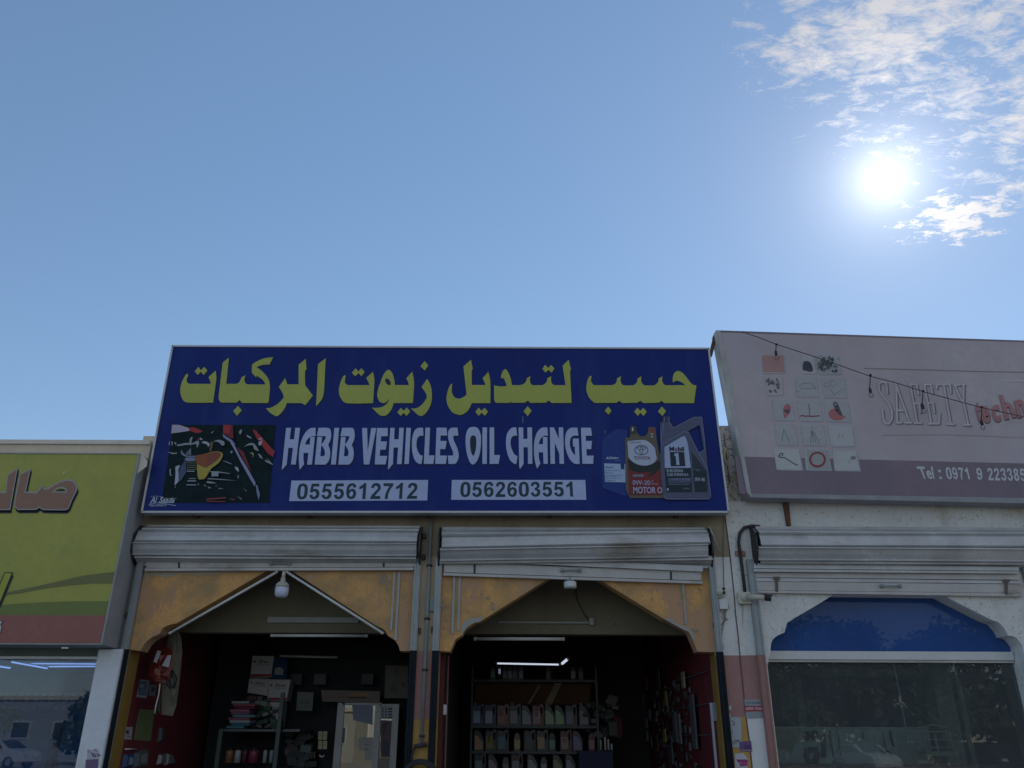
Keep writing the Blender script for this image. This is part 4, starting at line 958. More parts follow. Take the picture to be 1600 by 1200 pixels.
# ------------------------------------------------------------------ roller shutters
def facet_coil(root, xa, xb, cy, cz, r, n, twist, a0, mat_, skip=()):
    """slats wound on a barrel: each slat its own mesh with rolled lips"""
    for i in range(n):
        if i in skip: continue
        pa = []
        for x, tw in ((xa, 0.), (xb, twist)):
            row = []
            t0 = a0 + 2*math.pi*i/n + tw; t1 = t0 + 2*math.pi/n
            for f_, dr in ((0, -.030), (.02, .012), (.07, .022), (.12, .004), (.15, .000), (.5, .006), (.82, .000), (.85, .008), (.90, .022), (.95, .010), (.97, -.030)):
                t = t0 + (t1 - t0) * f_
                # flat facet with lips
                p0 = Vector((0, math.cos(t0), math.sin(t0))); p1 = Vector((0, math.cos(t1), math.sin(t1)))
                pf = p0.lerp(p1, f_) * r; pf = pf + (p0 + p1).normalized() * dr
                row.append(Vector((x, cy - pf.y, cz - pf.z)))
            pa.append(row)
        jag = [random.Random(i*7+int(xa*10)).uniform(-.02, .04), random.Random(i*5+int(xb*10)).uniform(-.02, .04)]
        m = MB(); k = len(pa[0]); vs = []
        N_ = 6
        for s in range(N_ + 1):
            f_ = s / N_
            for j in range(k):
                q = pa[0][j].lerp(pa[1][j], f_)
                q = q + Vector((0, .003*math.sin(f_*9 + i), .0025*math.sin(f_*7 + i*2)))
                if s == 0: q.x += jag[0]
                if s == N_: q.x -= jag[1]
                vs.append(q)
        m.add(vs, [(s*k+j, s*k+j+1, (s+1)*k+j+1, (s+1)*k+j) for s in range(N_) for j in range(k-1)])
        m.build('slat', mat_, root)
def shutter(label, xa, xb, cz, r, twist, gl, gr, zg, zspl, bar, handle_px, a0=.0, n=9, end=None):
    root = thing('roller_shutter', label, 'roller shutter', ((xa + xb)/2, YF - .1, cz), 'roller shutters wound up over the shop openings')
    cy = YF + .04
    MB().lathe([(r - .05, xa + .03), (r - .05, xb - .03)], (0, cy, cz), k=16, axis='X').build('barrel', M_dkm, root)
    facet_coil(root, xa, xb, cy, cz, r, n, twist, a0, M_alu)
    for x in (xa - .035, xb + .01):
        pl = [(x, cy + math.cos(t)*(r + .015), cz + math.sin(t)*(r + .015)) for t in [math.pi/8 + i*math.pi/4 for i in range(8)]]
        MB().prism([pl], (.018, 0, 0)).build('end_plate', M_dkm, root)
    # guide rails: channels standing on the wall
    for g0, g1 in (gl, gr):
        mb = MB(); mb.box((g0, YF - .05, zspl), (g1, YF - .002, zg)); mb.box((g0 + .012, YF - .062, zspl), (g0 + .022, YF - .051, zg)); mb.box((g1 - .022, YF - .062, zspl), (g1 - .012, YF - .051, zg))
        mb.build('guide_rail', M_alu2, root)
        low = MB(); low.box((g0, YF - .05, .14), (g1, YF - .002, zspl - .001)); low.box((g0 + .012, YF - .062, .14), (g0 + .022, YF - .051, zspl - .001)); low.box((g1 - .022, YF - .062, .14), (g1 - .012, YF - .051, zspl - .001))
        low.build('painted_guide_foot', end or M_blk, root)
    return root
zc = at(640, 849, YF - .18).z
zgu = at(650, 872, YF - .05).z
RL = .235
a_ = at(207, 850, YF - .15).x; b_ = at(656, 850, YF - .15).x
sh1 = shutter('roller shutter wound level above the left open bay', a_ + .04, b_ - .02, zc, RL, 0, (XL - .075, XL), (XC0, XC0 + .075), zgu, ZS, None, None, a0=R(0), n=9)
def barpiece(root, l, r_, Y, name='bottom_bar', d=.035, m=M_alub):
    """l, r_: (px, top, bottom) at both ends"""
    MB().prism([[at(l[0], l[1], Y), at(r_[0], r_[1], Y), at(r_[0], r_[2], Y), at(l[0], l[2], Y)]], (0, d, 0)).build(name, m, root)
def handle(root, px, py, Y, wpx=14):
    c = at(px, py, Y); k = wpx * 7.4e-3
    m = MB(); m.tube([c + Vector((-k, -.03, 0)), c + Vector((k, -.03, 0))], .008, k=8)
    for s in (-1, 1):
        m.lathe([(.022, -.035), (.022, 0)], c + Vector((s*k, 0, 0)), k=12, axis='Y')
    m.build('handle', M_alu2, root)
YBb = YF - .045
barpiece(sh1, (229, 872.5, 887.5), (648, 874, 885.5), YBb); barpiece(sh1, (226, 888, 892), (646, 886.5, 890.5), YBb - .012, 'bottom_lip', .05, M_alub)
barpiece(sh1, (221, 865, 872), (650, 866, 873), YF - .09, 'loose_slat', .02, M_alu)
handle(sh1, 438, 881, YBb); 
for x in (278, 598): barpiece(sh1, (x, 874, 888), (x + 3, 874, 888), YBb - .006, 'bar_clip', .005, M_dkm)
a_ = at(685, 850, YF - .15).x; b_ = at(1115, 850, YF - .15).x
sh2 = shutter('roller shutter wound askew above the right open bay', a_ + .03, b_ - .04, zc - .005, RL, R(-17), (XC1 - .075, XC1), (XR, XR + .075), zgu, ZS, None, None, a0=R(14), n=9)
barpiece(sh2, (694, 879, 894), (1096, 893, 907), YBb); barpiece(sh2, (693, 895, 899), (1098, 908, 912), YBb - .012, 'bottom_lip', .05, M_alub)
for l_, r_ in (((690, 868, 875), (1098, 884, 893)), ((690, 862, 868), (1106, 871, 880))): barpiece(sh2, l_, r_, YF - .08, 'loose_slat', .02, M_alu)
handle(sh2, 892, 891.5, YBb)
for x, y in ((740, 882), (1047, 893)): barpiece(sh2, (x, y, y + 14), (x + 3, y, y + 14), YBb - .006, 'bar_clip', .005, M_dkm)
a_ = at(1184, 850, YF - .15).x
zc3 = at(1300, 852, YF - .18).z
gr0 = at(1597, 900, YF).x
sh3 = shutter('roller shutter half rolled above the arch glazed with blue film', a_ + .0, 7.4, zc3, RL + .015, 0, (XG3 - .095, XG3 - .005), (gr0 - .0, gr0 + .085), at(1180, 875, YF).z, at(1190, 1024, YF).z, None, None, a0=R(6), n=9, end=M_pink)
for l_, r_ in (((1178, 880, 888), (1592, 886, 892)), ((1178, 889, 893), (1592, 893, 896))): barpiece(sh3, l_, r_, YF - .09, 'loose_slat', .02, M_alu)
barpiece(sh3, (1181, 893, 902), (1594, 897, 906), YBb, 'curtain_slat', .02, M_alub)
barpiece(sh3, (1182, 903, 908), (1595, 907.5, 912), YBb - .008, 'curtain_slat', .03, M_alu)
barpiece(sh3, (1183, 908.5, 922), (1596, 913, 926.5), YBb, 'bottom_bar', .03, M_alub)
barpiece(sh3, (1184, 922.5, 926), (1598, 927, 932), YBb - .012, 'bottom_lip', .05, M_alub)
handle(sh3, 1391, 916, YBb, 14)
for x, y in ((1212, 901), (1571, 905)): barpiece(sh3, (x, y, y + 23), (x + 4, y, y + 24), YBb - .02, 'lock_bar', .012, mat('dull_brown_bar', (.17, .13, .11), .8)); barpiece(sh3, (x - 3, y, y + 5), (x + 7, y, y + 5), YBb - .024, 'lock_bar', .003, mat('dull_brown_bar', (.17, .13, .11), .8))

# ------------------------------------------------------------------ pipes, cables, cameras
x = at(666, 1000, YF).x
CP = thing('conduit_pipe', 'grey-green conduit running down the pillar between the two bays', 'pipe', (x, YF - .03, 1.4))
MB().tube([(x, YF - .03, at(666, 1168, YF).z), (x, YF - .03, at(672, 812, YF).z)], .017, k=10).build('pipe', M_conduit, CP)
for y in (884, 967, 1047, 1150):
    z = at(666, y, YF).z; mb = MB(); mb.bbox((x - .035, YF - .012, z - .012), (x + .035, YF - .003, z + .012), r=.002); mb.tube([(x, YF - .03, z - .013), (x, YF - .03, z + .013)], .021, k=10); mb.build('pipe_clip', M_dkm, CP)
VL = thing('wall_tap', 'brass and black tap at the foot of the pillar conduit', 'tap', (x, YF - .05, 1.35))
c = at(658, 1163, YF - .05)
MB().tube([c + Vector((-.07, 0, -.02)), c + Vector((.06, 0, .0))], .02, k=8).build('valve_body', M_dkm, VL)
MB().lathe([(.01, 0), (.018, -.01), (.018, -.02)], c + Vector((.05, -.02, .01)), k=10, axis='Y').build('handwheel', mat('red_wheel', (.16, .03, .03)), VL)
MB().tube([c + Vector((-.06, 0, -.02)), c + Vector((-.09, -.01, -.10)), c + Vector((-.09, -.01, -.22)), c + Vector((-.06, -.02, -.34))], .012, k=8).build('outlet', M_blkr, VL)
mb = MB(); cc = at(656, 1215, YF - .1)
for k in range(4):
    mb.tube([cc + Vector((math.cos(t)*(.19 - k*.012), -.03*k, math.sin(t)*(.17 - k*.01) - .0)) for t in [i*2*math.pi/28 for i in range(29)]], .012, k=7)
single('hose_coil', mb, M_blkr, 'coil of black hose hanging at the foot of the pillar between the bays', 'hose', cc)
mb = MB(); mb.box(tuple(at(671, 948, YF)) if 0 else (at(672.5, 935, YF).x, YF - .03, at(672.5, 955, YF).z), (at(680, 935, YF).x, YF - .002, at(680, 935, YF).z))
single('switch_box', mb, M_conduit, 'small grey metal box beside the conduit at mid height of the pillar', 'box', at(676, 950, YF))
for (x_, y_, lb) in ((655, 986, 'small dark latch plate left of the conduit on the pillar'), (676.5, 984, 'small dark latch plate right of the conduit on the pillar'), (1116.5, 977, 'small rusty latch plate beside the right bay shutter guide'), (199.5, 962, 'small dark latch plate beside the left bay shutter guide')):
    p = at(x_, y_, YF - .003); single('latch_plate', MB().bbox((p.x - .02, p.y - .02, p.z - .035), (p.x + .02, p.y, p.z + .035), r=.004), M_rust, lb, 'latch', p)
for (x_, y_, lb) in ((663.5, 838, 'rusty bolt plate above the pillar, upper of two beside the left coil'), (662.5, 871, 'rusty bolt plate above the pillar, lower of two beside the left coil')):
    p = at(x_, y_, YF - .003); single('bolt_plate', MB().bbox((p.x - .022, p.y - .04, p.z - .03), (p.x + .022, p.y, p.z + .03), r=.004), M_dkm, lb, 'bolt plate', p)
# black conduit and cameras on the pier
bc = [at(1187, 822.5, YF - .03), at(1175, 821.5, YF - .03), at(1163, 824, YF - .03), at(1156, 833, YF - .03), at(1154, 848, YF - .03), at(1157, 868, YF - .03), at(1160, 890, YF - .03), at(1164, 925, YF - .03)]
single('black_conduit', MB().tube(bc, .019, k=9), M_dkm, 'black conduit bending from the right shutter coil down to the camera box', 'pipe', bc[-1])
BC = thing('security_camera', 'cream bullet security camera on a square box beside the right shutter guide', 'camera', at(1163, 935, YF - .03))
p = at(1162, 935, YF - .003)
MB().bbox((p.x - .075, YF - .06, p.z - .07), (p.x + .07, YF - .003, p.z + .065), r=.008).build('mounting_box', M_cplastic, BC)
MB().lathe([(.045, 0), (.045, -.02), (.03, -.03)], (p.x, YF - .06, p.z), k=16, axis='Y').build('swivel_base', M_cplastic, BC)
d = Vector((.18, -.10, -.03)); q0 = Vector((p.x + .01, YF - .10, p.z + .005)); MB().tube([q0, q0 + d], .03, k=14).build('barrel', M_cplastic, BC)
MB().tube([q0 + d*1.001, q0 + d*1.3], .034, k=14).build('hood', M_blkr, BC); MB().tube([q0 + d*.93 + Vector((0, 0, .034)), q0 + d*1.42 + Vector((0, 0, .036))], .012, k=6).build('visor', mat('blue_black_visor', (.03, .05, .1), .3), BC)
DC = thing('security_camera', 'white dome security camera with two dark eyes on the pier above a small box', 'camera', at(1125, 925, YF - .03))
p = at(1124, 925, YF - .003)
MB().lathe([(.075, 0), (.075, -.02), (.068, -.04)], (p.x, YF - .003, p.z), k=20, axis='Y').build('base', M_wplastic, DC)
MB().lathe([(.058, -.04), (.055, -.065), (.04, -.085), (.015, -.095)], (p.x, YF - .003, p.z), k=18, axis='Y').build('dome', M_cplastic, DC)
for s in (-1, 1): MB().lathe([(.018, -.092), (.018, -.105), (.01, -.107)], (p.x + .03, YF + .005, p.z + s*.022), k=10, axis='Y').build('lens', M_blkr, DC)
p = at(1130, 945, YF - .003); single('junction_box', MB().bbox((p.x - .055, YF - .04, p.z - .055), (p.x + .05, YF - .003, p.z + .06), r=.006), M_wplastic, 'small white junction box under the dome camera', 'box', p)
mb = MB()
for l in ([(1124, 935), (1120, 948), (1130, 958), (1139, 950), (1136, 935)], [(1131, 953), (1132, 970), (1128, 985), (1127, 1008), (1122, 1016)], [(1134, 953), (1133, 968), (1126, 978), (1124, 1000), (1130, 1015), (1118, 1019)], [(1120, 935), (1121, 960), (1125, 985)], [(1131, 800), (1130, 870), (1131, 920)], [(1133, 966), (1138, 967), (1133, 970)]):
    mb.tube([at(a, b, YF - .012) for a, b in l], .0045, k=5)
single('loose_wires', mb, mat('wire_grey', (.2, .19, .18)), 'thin grey wires dangling down the pier beneath the dome camera', 'wires', at(1128, 1010, YF))
p = at(1155, 865, YF - .003); single('pipe_strap', MB().bbox((p.x - .05, YF - .02, p.z - .03), (p.x + .07, YF - .003, p.z + .03), r=.003), mat('faded_red_strap', (.4, .2, .16)), 'faded reddish strap holding the black conduit to the pier', 'strap', p)
p = at(1113, 893, YF - .003); single('loose_strip', MB().tube([at(1108, 822, YF-.12), at(1115, 838, YF-.12), at(1122, 857, YF - .08), at(1126, 863, YF - .05)], .008, k=5), M_alu, 'bent metal strip sticking out at the right end of the askew shutter', 'metal strip', at(1126, 863, YF - .05))
# plaque and bills on the pier
def sheet(name, q, Y, label, cat, fn, thick=.003, group=None, c=(.6, .6, .6), m=None):
    pr = Print(w(Y), base=thick + .0025, step=.0005)
    base = MB().prism([pp(q, Y - .001)], (0, -thick, 0))
    root = thing(name, label, cat, pp(q, Y)[-1], group)
    base.build('backing', m or pmat(c), root)
    fn(pr)
    if pr.mb.v: pr.build('print', root)
    return root
ps = CR(1090, 1000, 6)
def f(pr):
    pr.poly(ps([(440,618),(605,620),(610,668),(442,672)]), (.42, .04, .06)); pr.text('04709 77046', ps([(450,630),(598,632),(600,655),(452,658)]), (.75, .72, .75), bold=.015)
    pr.text('CITY ALL MOB', ps([(455,580),(585,580),(587,598),(456,598)]), (.08, .08, .1))
sheet('number_plaque', ps([(436,558),(590,558),(612,730),(455,735)]), YF - .002, 'small grey and red metal plaque with a phone number on the pink pier', 'plaque', f, .006, c=(.34, .36, .38))
def f(pr):
    pr.strokes([ps([(315,760),(340,765),(345,790),(325,800)]), ps([(300,850),(310,860)]), ps([(320,850),(325,870)])], 1.1, (.12, .13, .16))
sheet('torn_bill', ps([(262,722),(405,722),(412,860),(408,1010),(295,1005),(285,860)]), YF - .003, 'torn pale paper bill pasted on the ochre foot of the pier', 'poster', f, c=(.45, .47, .50))
def f(pr):
    pr.text('233', ps([(435,985),(497,987),(500,1018),(440,1018)]), (.05, .03, .12), bold=.03); pr.strokes([ps([(400,1032),(505,1034)])], 1.2, (.4, .3, .4)); pr.strokes([ps([(330,960),(360,940),(395,940)]), ps([(340,975),(385,945)])], .8, (.04, .04, .05))
sheet('purple_sticker', ps([(388,955),(500,945),(512,1045),(400,1042)]), YF - .006, 'purple sticker with dark numerals below the torn pale bill', 'sticker', f, c=(.16, .09, .24))
def f(pr): pr.poly(ps([(360,1120),(465,1120),(470,1145),(380,1150)]), (.35, .05, .2)); pr.poly(ps([(390,1155),(466,1140),(468,1180),(395,1185)]), (.4, .08, .25))
sheet('magenta_sticker', ps([(345,1065),(430,1060),(468,1110),(472,1200),(350,1200)]), YF - .003, 'torn white sticker with magenta print, lowest on the pier', 'sticker', f, c=(.6, .58, .6))
pr = Print(w(YF), base=.003); GWh = (.66, .64, .62)
pr.text('d', ps([(275,615),(315,615),(315,655),(278,655)]), GWh, bold=.06); pr.text('H', ps([(265,690),(305,690),(308,725),(268,725)]), GWh, bold=.08); pr.text('l', ps([(228,640),(238,640),(240,665),(230,665)]), GWh, bold=.06); pr.poly(ps([(660,680),(682,680),(685,708),(664,708)]), GWh)
pr.build('paint_marks', B2)
# white column stickers
cs_ = CR(100, 960, 5)
def f(pr):
    pr.strokes([cs_([(215,1080),(232,1110)]), cs_([(235,1085),(230,1110),(248,1112),(250,1092)]), cs_([(260,1090),(285,1100),(262,1108)])], 1.2, (.04, .05, .15)); pr.poly(cs_([(172,1135),(270,1130),(265,1200),(168,1200)]), (.18, .12, .22)); pr.strokes([cs_([(185,1060),(200,1078)]), cs_([(240,1050),(255,1070)])], 1.1, (.3, .15, .25))
sheet('scrawled_sticker', cs_([(185,1050),(215,1060),(262,1045),(278,1100),(262,1225),(168,1225),(180,1120)]), 9.499, 'torn purple and white sticker on the white column at the left', 'sticker', f, .002, c=(.55, .5, .55))
pr = Print(w(YF), base=.002)
for x, y0, y1_, ww, c in ((1233, 821, 829, 4, (.40, .27, .17)), (1119, 1026, 1052, 2, (.30, .18, .15)), (1160, 944, 985, 3, (.50, .44, .36)), (1129, 957, 990, 2.5, (.55, .50, .42))):
    pr.poly([(x - ww/2, y0), (x + ww/2, y0), (x + ww*.35, (y0*.4 + y1_*.6)), (x + ww*.1, y1_), (x - ww*.25, (y0 + y1_)/2)], c)
pr.mb.build('drip_stain', None, B2)['kind'] = 'stuff'
# ------------------------------------------------------------------ lamps in the bays
def tube_lamp(label, a, b, r=.014, m=None, group=None, base=None):
    a, b = Vector(a), Vector(b); d = (b - a).normalized()
    root = thing('tube_lamp', label, 'lamp', (a + b)/2, group)
    MB().tube([a + d*.03, b - d*.03], r, k=10).build('tube', m or M_wplastic, root)
    n = Vector((0, 0, 1)) if abs(d.z) < .7 else Vector((0, 1, 0)); 
    o = Vector((0, .018, 0)) if base is None else Vector(base)
    MB().tube([a + o, b + o], .011, k=6).build('batten', M_cplastic, root)
    for p in (a, b): MB().tube([p, p + d*(.03 if p is a else -.03)], r*1.15, k=8).build('end_cap', M_cplastic, root)
    return root
YT = YF - .04
tube_lamp('unlit white tube lamp along the left slope of the left pointed head', at(264, 990, YT), at(434, 893, YT))
tube_lamp('unlit white tube lamp along the right slope of the left pointed head', at(447, 893, YT), at(599, 990, YT))
tube_lamp('short level tube lamp hung under the lintel of the left bay', at(423, 993, YLn - .03), at(575, 993.5, YLn - .03), r=.017)
tube_lamp('dim tube lamp further back in the left bay', at(437, 1025, 12), at(527, 1027, 12), r=.016)
tube_lamp('unlit tube lamp hung under the lintel of the right bay', at(740, 998, YLn - .03), at(882, 998.5, YLn - .03), r=.02)
lit = emis('lit_tube', (.75, .82, 1), .75); dimlit = emis('dim_tube', (.6, .7, 1), .15)
tube_lamp('lit level tube lamp over the oil shelves', at(774, 1036.5, 12.6), at(876, 1038.5, 12.6), r=.012, m=lit)
tube_lamp('short lit lamp slanting up at the right end of the level tube over the shelves', at(877, 1038, 12.6), at(889, 1028, 12.4), r=.02, m=lit)
tube_lamp('upright white tube lamp standing behind the top oil shelf', at(780.5, 1042, 13.5), at(780.5, 1056, 13.5), r=.02, m=dimlit)
BL = thing('hanging_bulb', 'big white LED bulb hanging at the peak of the left pointed head', 'lamp', at(439, 934, YT - .02))
c = at(439, 934, YT - .02)
MB().lathe([(.02, .0), (.05, .004), (.072, .025), (.078, .06), (.078, .115)], c, k=20).build('diffuser', mat('lamp_diffuser', (.66, .68, .82), .35, .03), BL)
MB().lathe([(.078, .116), (.074, .15), (.05, .175), (.03, .185), (.026, .23)], c, k=20).build('heat_sink', mat('bulb_body', (.5, .48, .42), .5), BL)
MB().tube([c + Vector((0, 0, .23)), c + Vector((0, 0, .30))], .02, k=8).build('socket', M_cplastic, BL)
BL2 = thing('ceiling_lamp', 'short round white lamp at the peak of the right pointed head', 'lamp', at(891, 918, YT))
c = at(891, 919, YT)
MB().lathe([(.07, 0), (.073, .02), (.073, .07)], c, k=20).build('diffuser', mat('lamp_white', (.7, .7, .68), .4, .03), BL2)
MB().lathe([(.06, .071), (.05, .09), (.02, .1), (.018, .14)], c, k=20).build('lamp_body', M_conduit, BL2)
# wiring up the olive lintel
single('lintel_wire', MB().tube([at(899, 919, YLn - .02), at(901, 935, YLn - .02), at(908, 950, YLn - .02), at(914, 962, YLn - .02), at(920, 968, YLn - .02)], .006, k=5), M_blkr, 'thin dark wire down the olive lintel of the right bay', 'wire', at(914, 962, YLn - .02))

# ------------------------------------------------------------------ left bay
XW = XL - .06
def wallsheet(name, q, label, cat, c, fn=None, X=None, n=(1, 0, 0), t=.004, m=None):
    X = XW if X is None else X
    root = thing(name, label, cat, atx(*q[-1], X))
    MB().prism([[atx(a, b, X) for a, b in q]], Vector(n)*t).build('sheet', m or pmat(c), root)
    if fn:
        pr = Print(lambda x, y: atx(x, y, X), n=n, base=t + .001, step=.0006); fn(pr); pr.build('print', root)
    return root
lw = CR(100, 960, 5)
def f(pr):
    pr.poly(lw([(582,520),(650,522),(638,635),(575,630)]), (.18, .26, .42)); pr.poly(lw([(590,545),(625,545),(620,575),(588,572)]), (.5, .55, .6)); pr.strokes([lw([(600,590),(635,592)]), lw([(598,610),(632,612)])], 1, (.5, .55, .6))
wallsheet('wall_notice', lw([(595,508),(662,515),(642,655),(565,645)]), 'white-bordered blue notice on the maroon side wall of the left bay', 'notice', (.6, .6, .62), f)
def f(pr): pr.poly(lw([(680,570),(708,570),(700,605),(678,602)]), (.05, .08, .14))
wallsheet('wall_card', lw([(665,548),(722,552),(708,640),(660,635)]), 'small grey card just right of the blue notice in the left bay', 'card', (.24, .27, .30), f)
wallsheet('green_sheet', lw([(590,738),(705,750),(690,860),(675,990),(545,980),(565,860)]), 'creased olive-green sheet on the maroon wall under the blue notice', 'sheet', (.25, .28, .13), lambda pr: pr.strokes([lw([(640,800),(630,950)]), lw([(600,870),(670,875)])], .6, (.2, .23, .1)))
def f(pr): pr.poly(lw([(485,905),(505,905),(500,935),(483,932)]), (.05, .05, .06)); pr.strokes([lw([(485,950),(515,955)])], 1, (.1, .1, .12))
wallsheet('small_notice', lw([(485,878),(535,880),(525,980),(468,975)]), 'small black and white notice lowest on the maroon side wall', 'notice', (.5, .5, .52), f)
wallsheet('wall_note', [(367, 1140), (380, 1141), (379, 1150), (366, 1149)], 'small pinkish note far back on the maroon side wall', 'note', (.4, .25, .28))
def packet(label, q, c, X, c2=None):
    root = thing('packet', label, 'packet', atx(*q[-1], X))
    pts = [atx(a, b, X) for a, b in q]; m = MB(); cx = sum(pts, Vector())/len(pts)
    fr_ = [p + Vector((.04, 0, 0)) for p in [cx + (p - cx)*.75 for p in pts]]; k = len(pts)
    m.add(pts + fr_, [tuple(range(k, 2*k))] + [(i, (i+1) % k, k + (i+1) % k, k + i) for i in range(k)])
    m.build('bag', pmat(c, .25, .6), root)
    if c2: MB().prism([[p + Vector((.002, 0, 0)) for p in [cx + Vector((.042, 0, 0)) + (p - cx)*.5 for p in pts]]], None).build('label', pmat(c2), root)
    return root
packet('blue plastic packet hanging low on the maroon side wall', lw([(465,1090),(535,1090),(525,1200),(450,1200)]), (.05, .12, .28), XW, (.3, .4, .55))
packet('crumpled grey-green packet right of the blue packet on the maroon wall', lw([(550,1080),(600,1060),(650,1050),(640,1200),(540,1200)]), (.17, .2, .2), XW, (.3, .32, .3))
packet('pale glove hanging low on the maroon wall, left of a pair', lw([(740,1095),(785,1085),(775,1170),(720,1175)]), (.30, .30, .30), XW)
packet('pale glove hanging low on the maroon wall, right of a pair', lw([(795,1085),(830,1090),(858,1165),(780,1180)]), (.28, .28, .28), XW)
packet('thin blister packet beneath the green sheet in the left bay', lw([(745,880),(768,880),(755,1000),(728,1000)]), (.12, .11, .14), XW)
p = atx(*lw([(520, 1052)])[0], XW + .02); single('wall_hook', MB().tube([p + Vector((0, -.15, 0)), p + Vector((0, .15, 0))], .01, k=6), M_wplastic, 'short pale rail above the hanging packets on the maroon wall', 'rail', p)
# red carrier bag and work coat hanging from the head of the opening
YH = 9.98
RB = thing('carrier_bag', 'crumpled red and white plastic bag hanging inside the left bay', 'bag', at(245, 1068, YH))
def lump(q, Y, d, n=9, seed=1, amp=.03):
    """cloth-like relief between a traced outline and its back"""
    rn = random.Random(seed); pts = pp(q, Y); cx = sum(pts, Vector())/len(pts); m = MB(); k = len(pts)
    rings = [pts]
    for s in (.8, .55, .25): rings.append([cx + (p - cx)*s + Vector((rn.uniform(-1, 1)*amp*.3, -d*(1 - s*s) + rn.uniform(-1, 1)*amp, rn.uniform(-1, 1)*amp*.3)) for p in pts])
    vs = [p for r_ in rings for p in r_] + [cx + Vector((0, -d, 0))]; fs = []
    for r_ in range(len(rings)-1): fs += [(r_*k+i, r_*k+(i+1) % k, (r_+1)*k+(i+1) % k, (r_+1)*k+i) for i in range(k)]
    L_ = (len(rings)-1)*k; fs += [(L_+i, L_+(i+1) % k, len(vs)-1) for i in range(k)]; fs.append(tuple(range(k))[::-1])
    return m.add(vs, fs)
lump([(252, 1014), (262, 1010), (270, 1018), (271, 1040), (266, 1062), (256, 1068), (243, 1068), (233, 1058), (235, 1040), (243, 1022)], YH, .08, seed=2).build('bag', mat('red_plastic', (.17, .022, .016), .3, .2, 8, .2, 20), RB)
Print(w(YH - .09)).poly([(246, 1016), (252, 1018), (245, 1036), (240, 1034)], (.4, .4, .42)).poly([(262, 1024), (268, 1024), (264, 1043), (253, 1040)], (.4, .4, .42)).strokes([[(250, 1045), (248, 1060)]], 1.2, (.45, .1, .05)).build('white_print', RB)
CT = thing('work_coat', 'beige work coat hanging behind the red bag in the left bay', 'coat', at(265, 1115, YH + .08))
lump([(262, 978), (275, 980), (283, 995), (285, 1020), (280, 1070), (276, 1100), (270, 1119), (252, 1116), (252, 1072), (258, 1040)], YH + .08, .07, seed=5).build('coat_body', mat('beige_cloth', (.17, .155, .11), .95, .15, 5, .3, 30), CT)
MB().tube([at(268, 1048, YH), at(274, 1060, YH), at(271, 1074, YH), at(263, 1070, YH), at(262, 1056, YH)], .02, k=7).build('dark_belt', M_blkr, CT)
lump([(247, 1100), (254, 1072), (250, 1116), (243, 1115)], YH + .03, .02, seed=8, amp=.005).build('dark_lining', M_blkr, CT)
single('white_cord', MB().tube([at(250, 1068, YH - .02), at(248, 1085, YH - .02), at(243, 1105, YH - .02), at(242, 1115, YH - .02)], .007, k=6), M_wplastic, 'white cord trailing below the red bag', 'cord', at(242, 1115, YH - .02))
single('cloth_hat', lump([(222, 990), (232, 978), (245, 976), (255, 984), (252, 1000), (240, 1010), (226, 1008)], YH + .04, .10, seed=9), mat('black_cloth', (.03, .032, .03), .95), 'dark cloth hat hung up beside the red bag', 'hat', at(240, 1010, YH))
# cartons
def carton(label, q, Y, d=.25, c=None, t=None, stripe=True, name='carton'):
    root = thing(name, label, 'box', at(*q[-1], Y)); l = pp(q, Y)
    MB().prism([l], (0, d, 0)).build('box', M_card if c is None else pmat(c, .7, .2), root)
    pr = Print(w(Y)); x0, y0 = q[0]; x1, y1_ = q[2]
    def q4(a, b, c_, d_): return [(q[0][0]*(1-u2)*(1-v2)+q[1][0]*u2*(1-v2)+q[2][0]*u2*v2+q[3][0]*(1-u2)*v2, q[0][1]*(1-u2)*(1-v2)+q[1][1]*u2*(1-v2)+q[2][1]*u2*v2+q[3][1]*(1-u2)*v2) for u2, v2 in ((a, b), (c_, b), (c_, d_), (a, d_))]
    if stripe: pr.poly(q4(0.01, .84, .99, .98), (.30, .04, .05))
    if t: pr.text(t, q4(.3, .2, .8, .34), (.06, .06, .08), bold=.02); pr.strokes([[q4(.3, .42, .85, .5)[0], q4(.3, .42, .85, .5)[1]]], .7, (.15, .15, .18)); pr.poly(q4(.08, .22, .18, .32), (.1, .1, .12))
    if pr.mb.v: pr.build('print', root)
    return root
k4 = 1600/300; cx_ = CR(340, 1020, k4)
carton('white carton with a red stripe, topmost of the stack in the left bay', cx_([(292,25),(470,28),(445,205),(272,205)]), 12, t='Zic')
carton('dark blue carton right of the topmost white carton', cx_([(470,45),(580,48),(575,218),(442,215)]), 12.02, c=(.02, .07, .16), stripe=False)
carton('white carton at the left of the second tier in the left bay', cx_([(265,215),(430,218),(412,358),(248,332)]), 12, t='Zic', stripe=False)
carton('white carton with the boldest lettering, right of the second tier', cx_([(432,222),(608,224),(575,402),(412,402)]), 12, t='Zinol')
carton('white carton with a red stripe, lowest of the stack in the left bay', cx_([(410,412),(545,412),(518,622),(392,622)]), 12, t='Oil')
single('picture_scrap', MB().prism([pp(cx_([(478,130),(520,118),(550,140),(545,185),(475,180)]), 12.01)], (0, -.004, 0)), pmat((.35, .36, .36)), 'pale torn label on the dark blue carton', 'label', at(435, 1050, 12))
cols = [(.35, .36, .38), (.35, .08, .12), (.16, .02, .05), (.40, .15, .22), (.22, .13, .22), (.15, .28, .30), (.30, .1, .15), (.45, .45, .45), (.03, .18, .28), (.1, .25, .3)]
nm = ['pale grey', 'red', 'dark red', 'pink', 'mauve', 'teal', 'crimson', 'white', 'blue', 'turquoise']
y = 1095.0
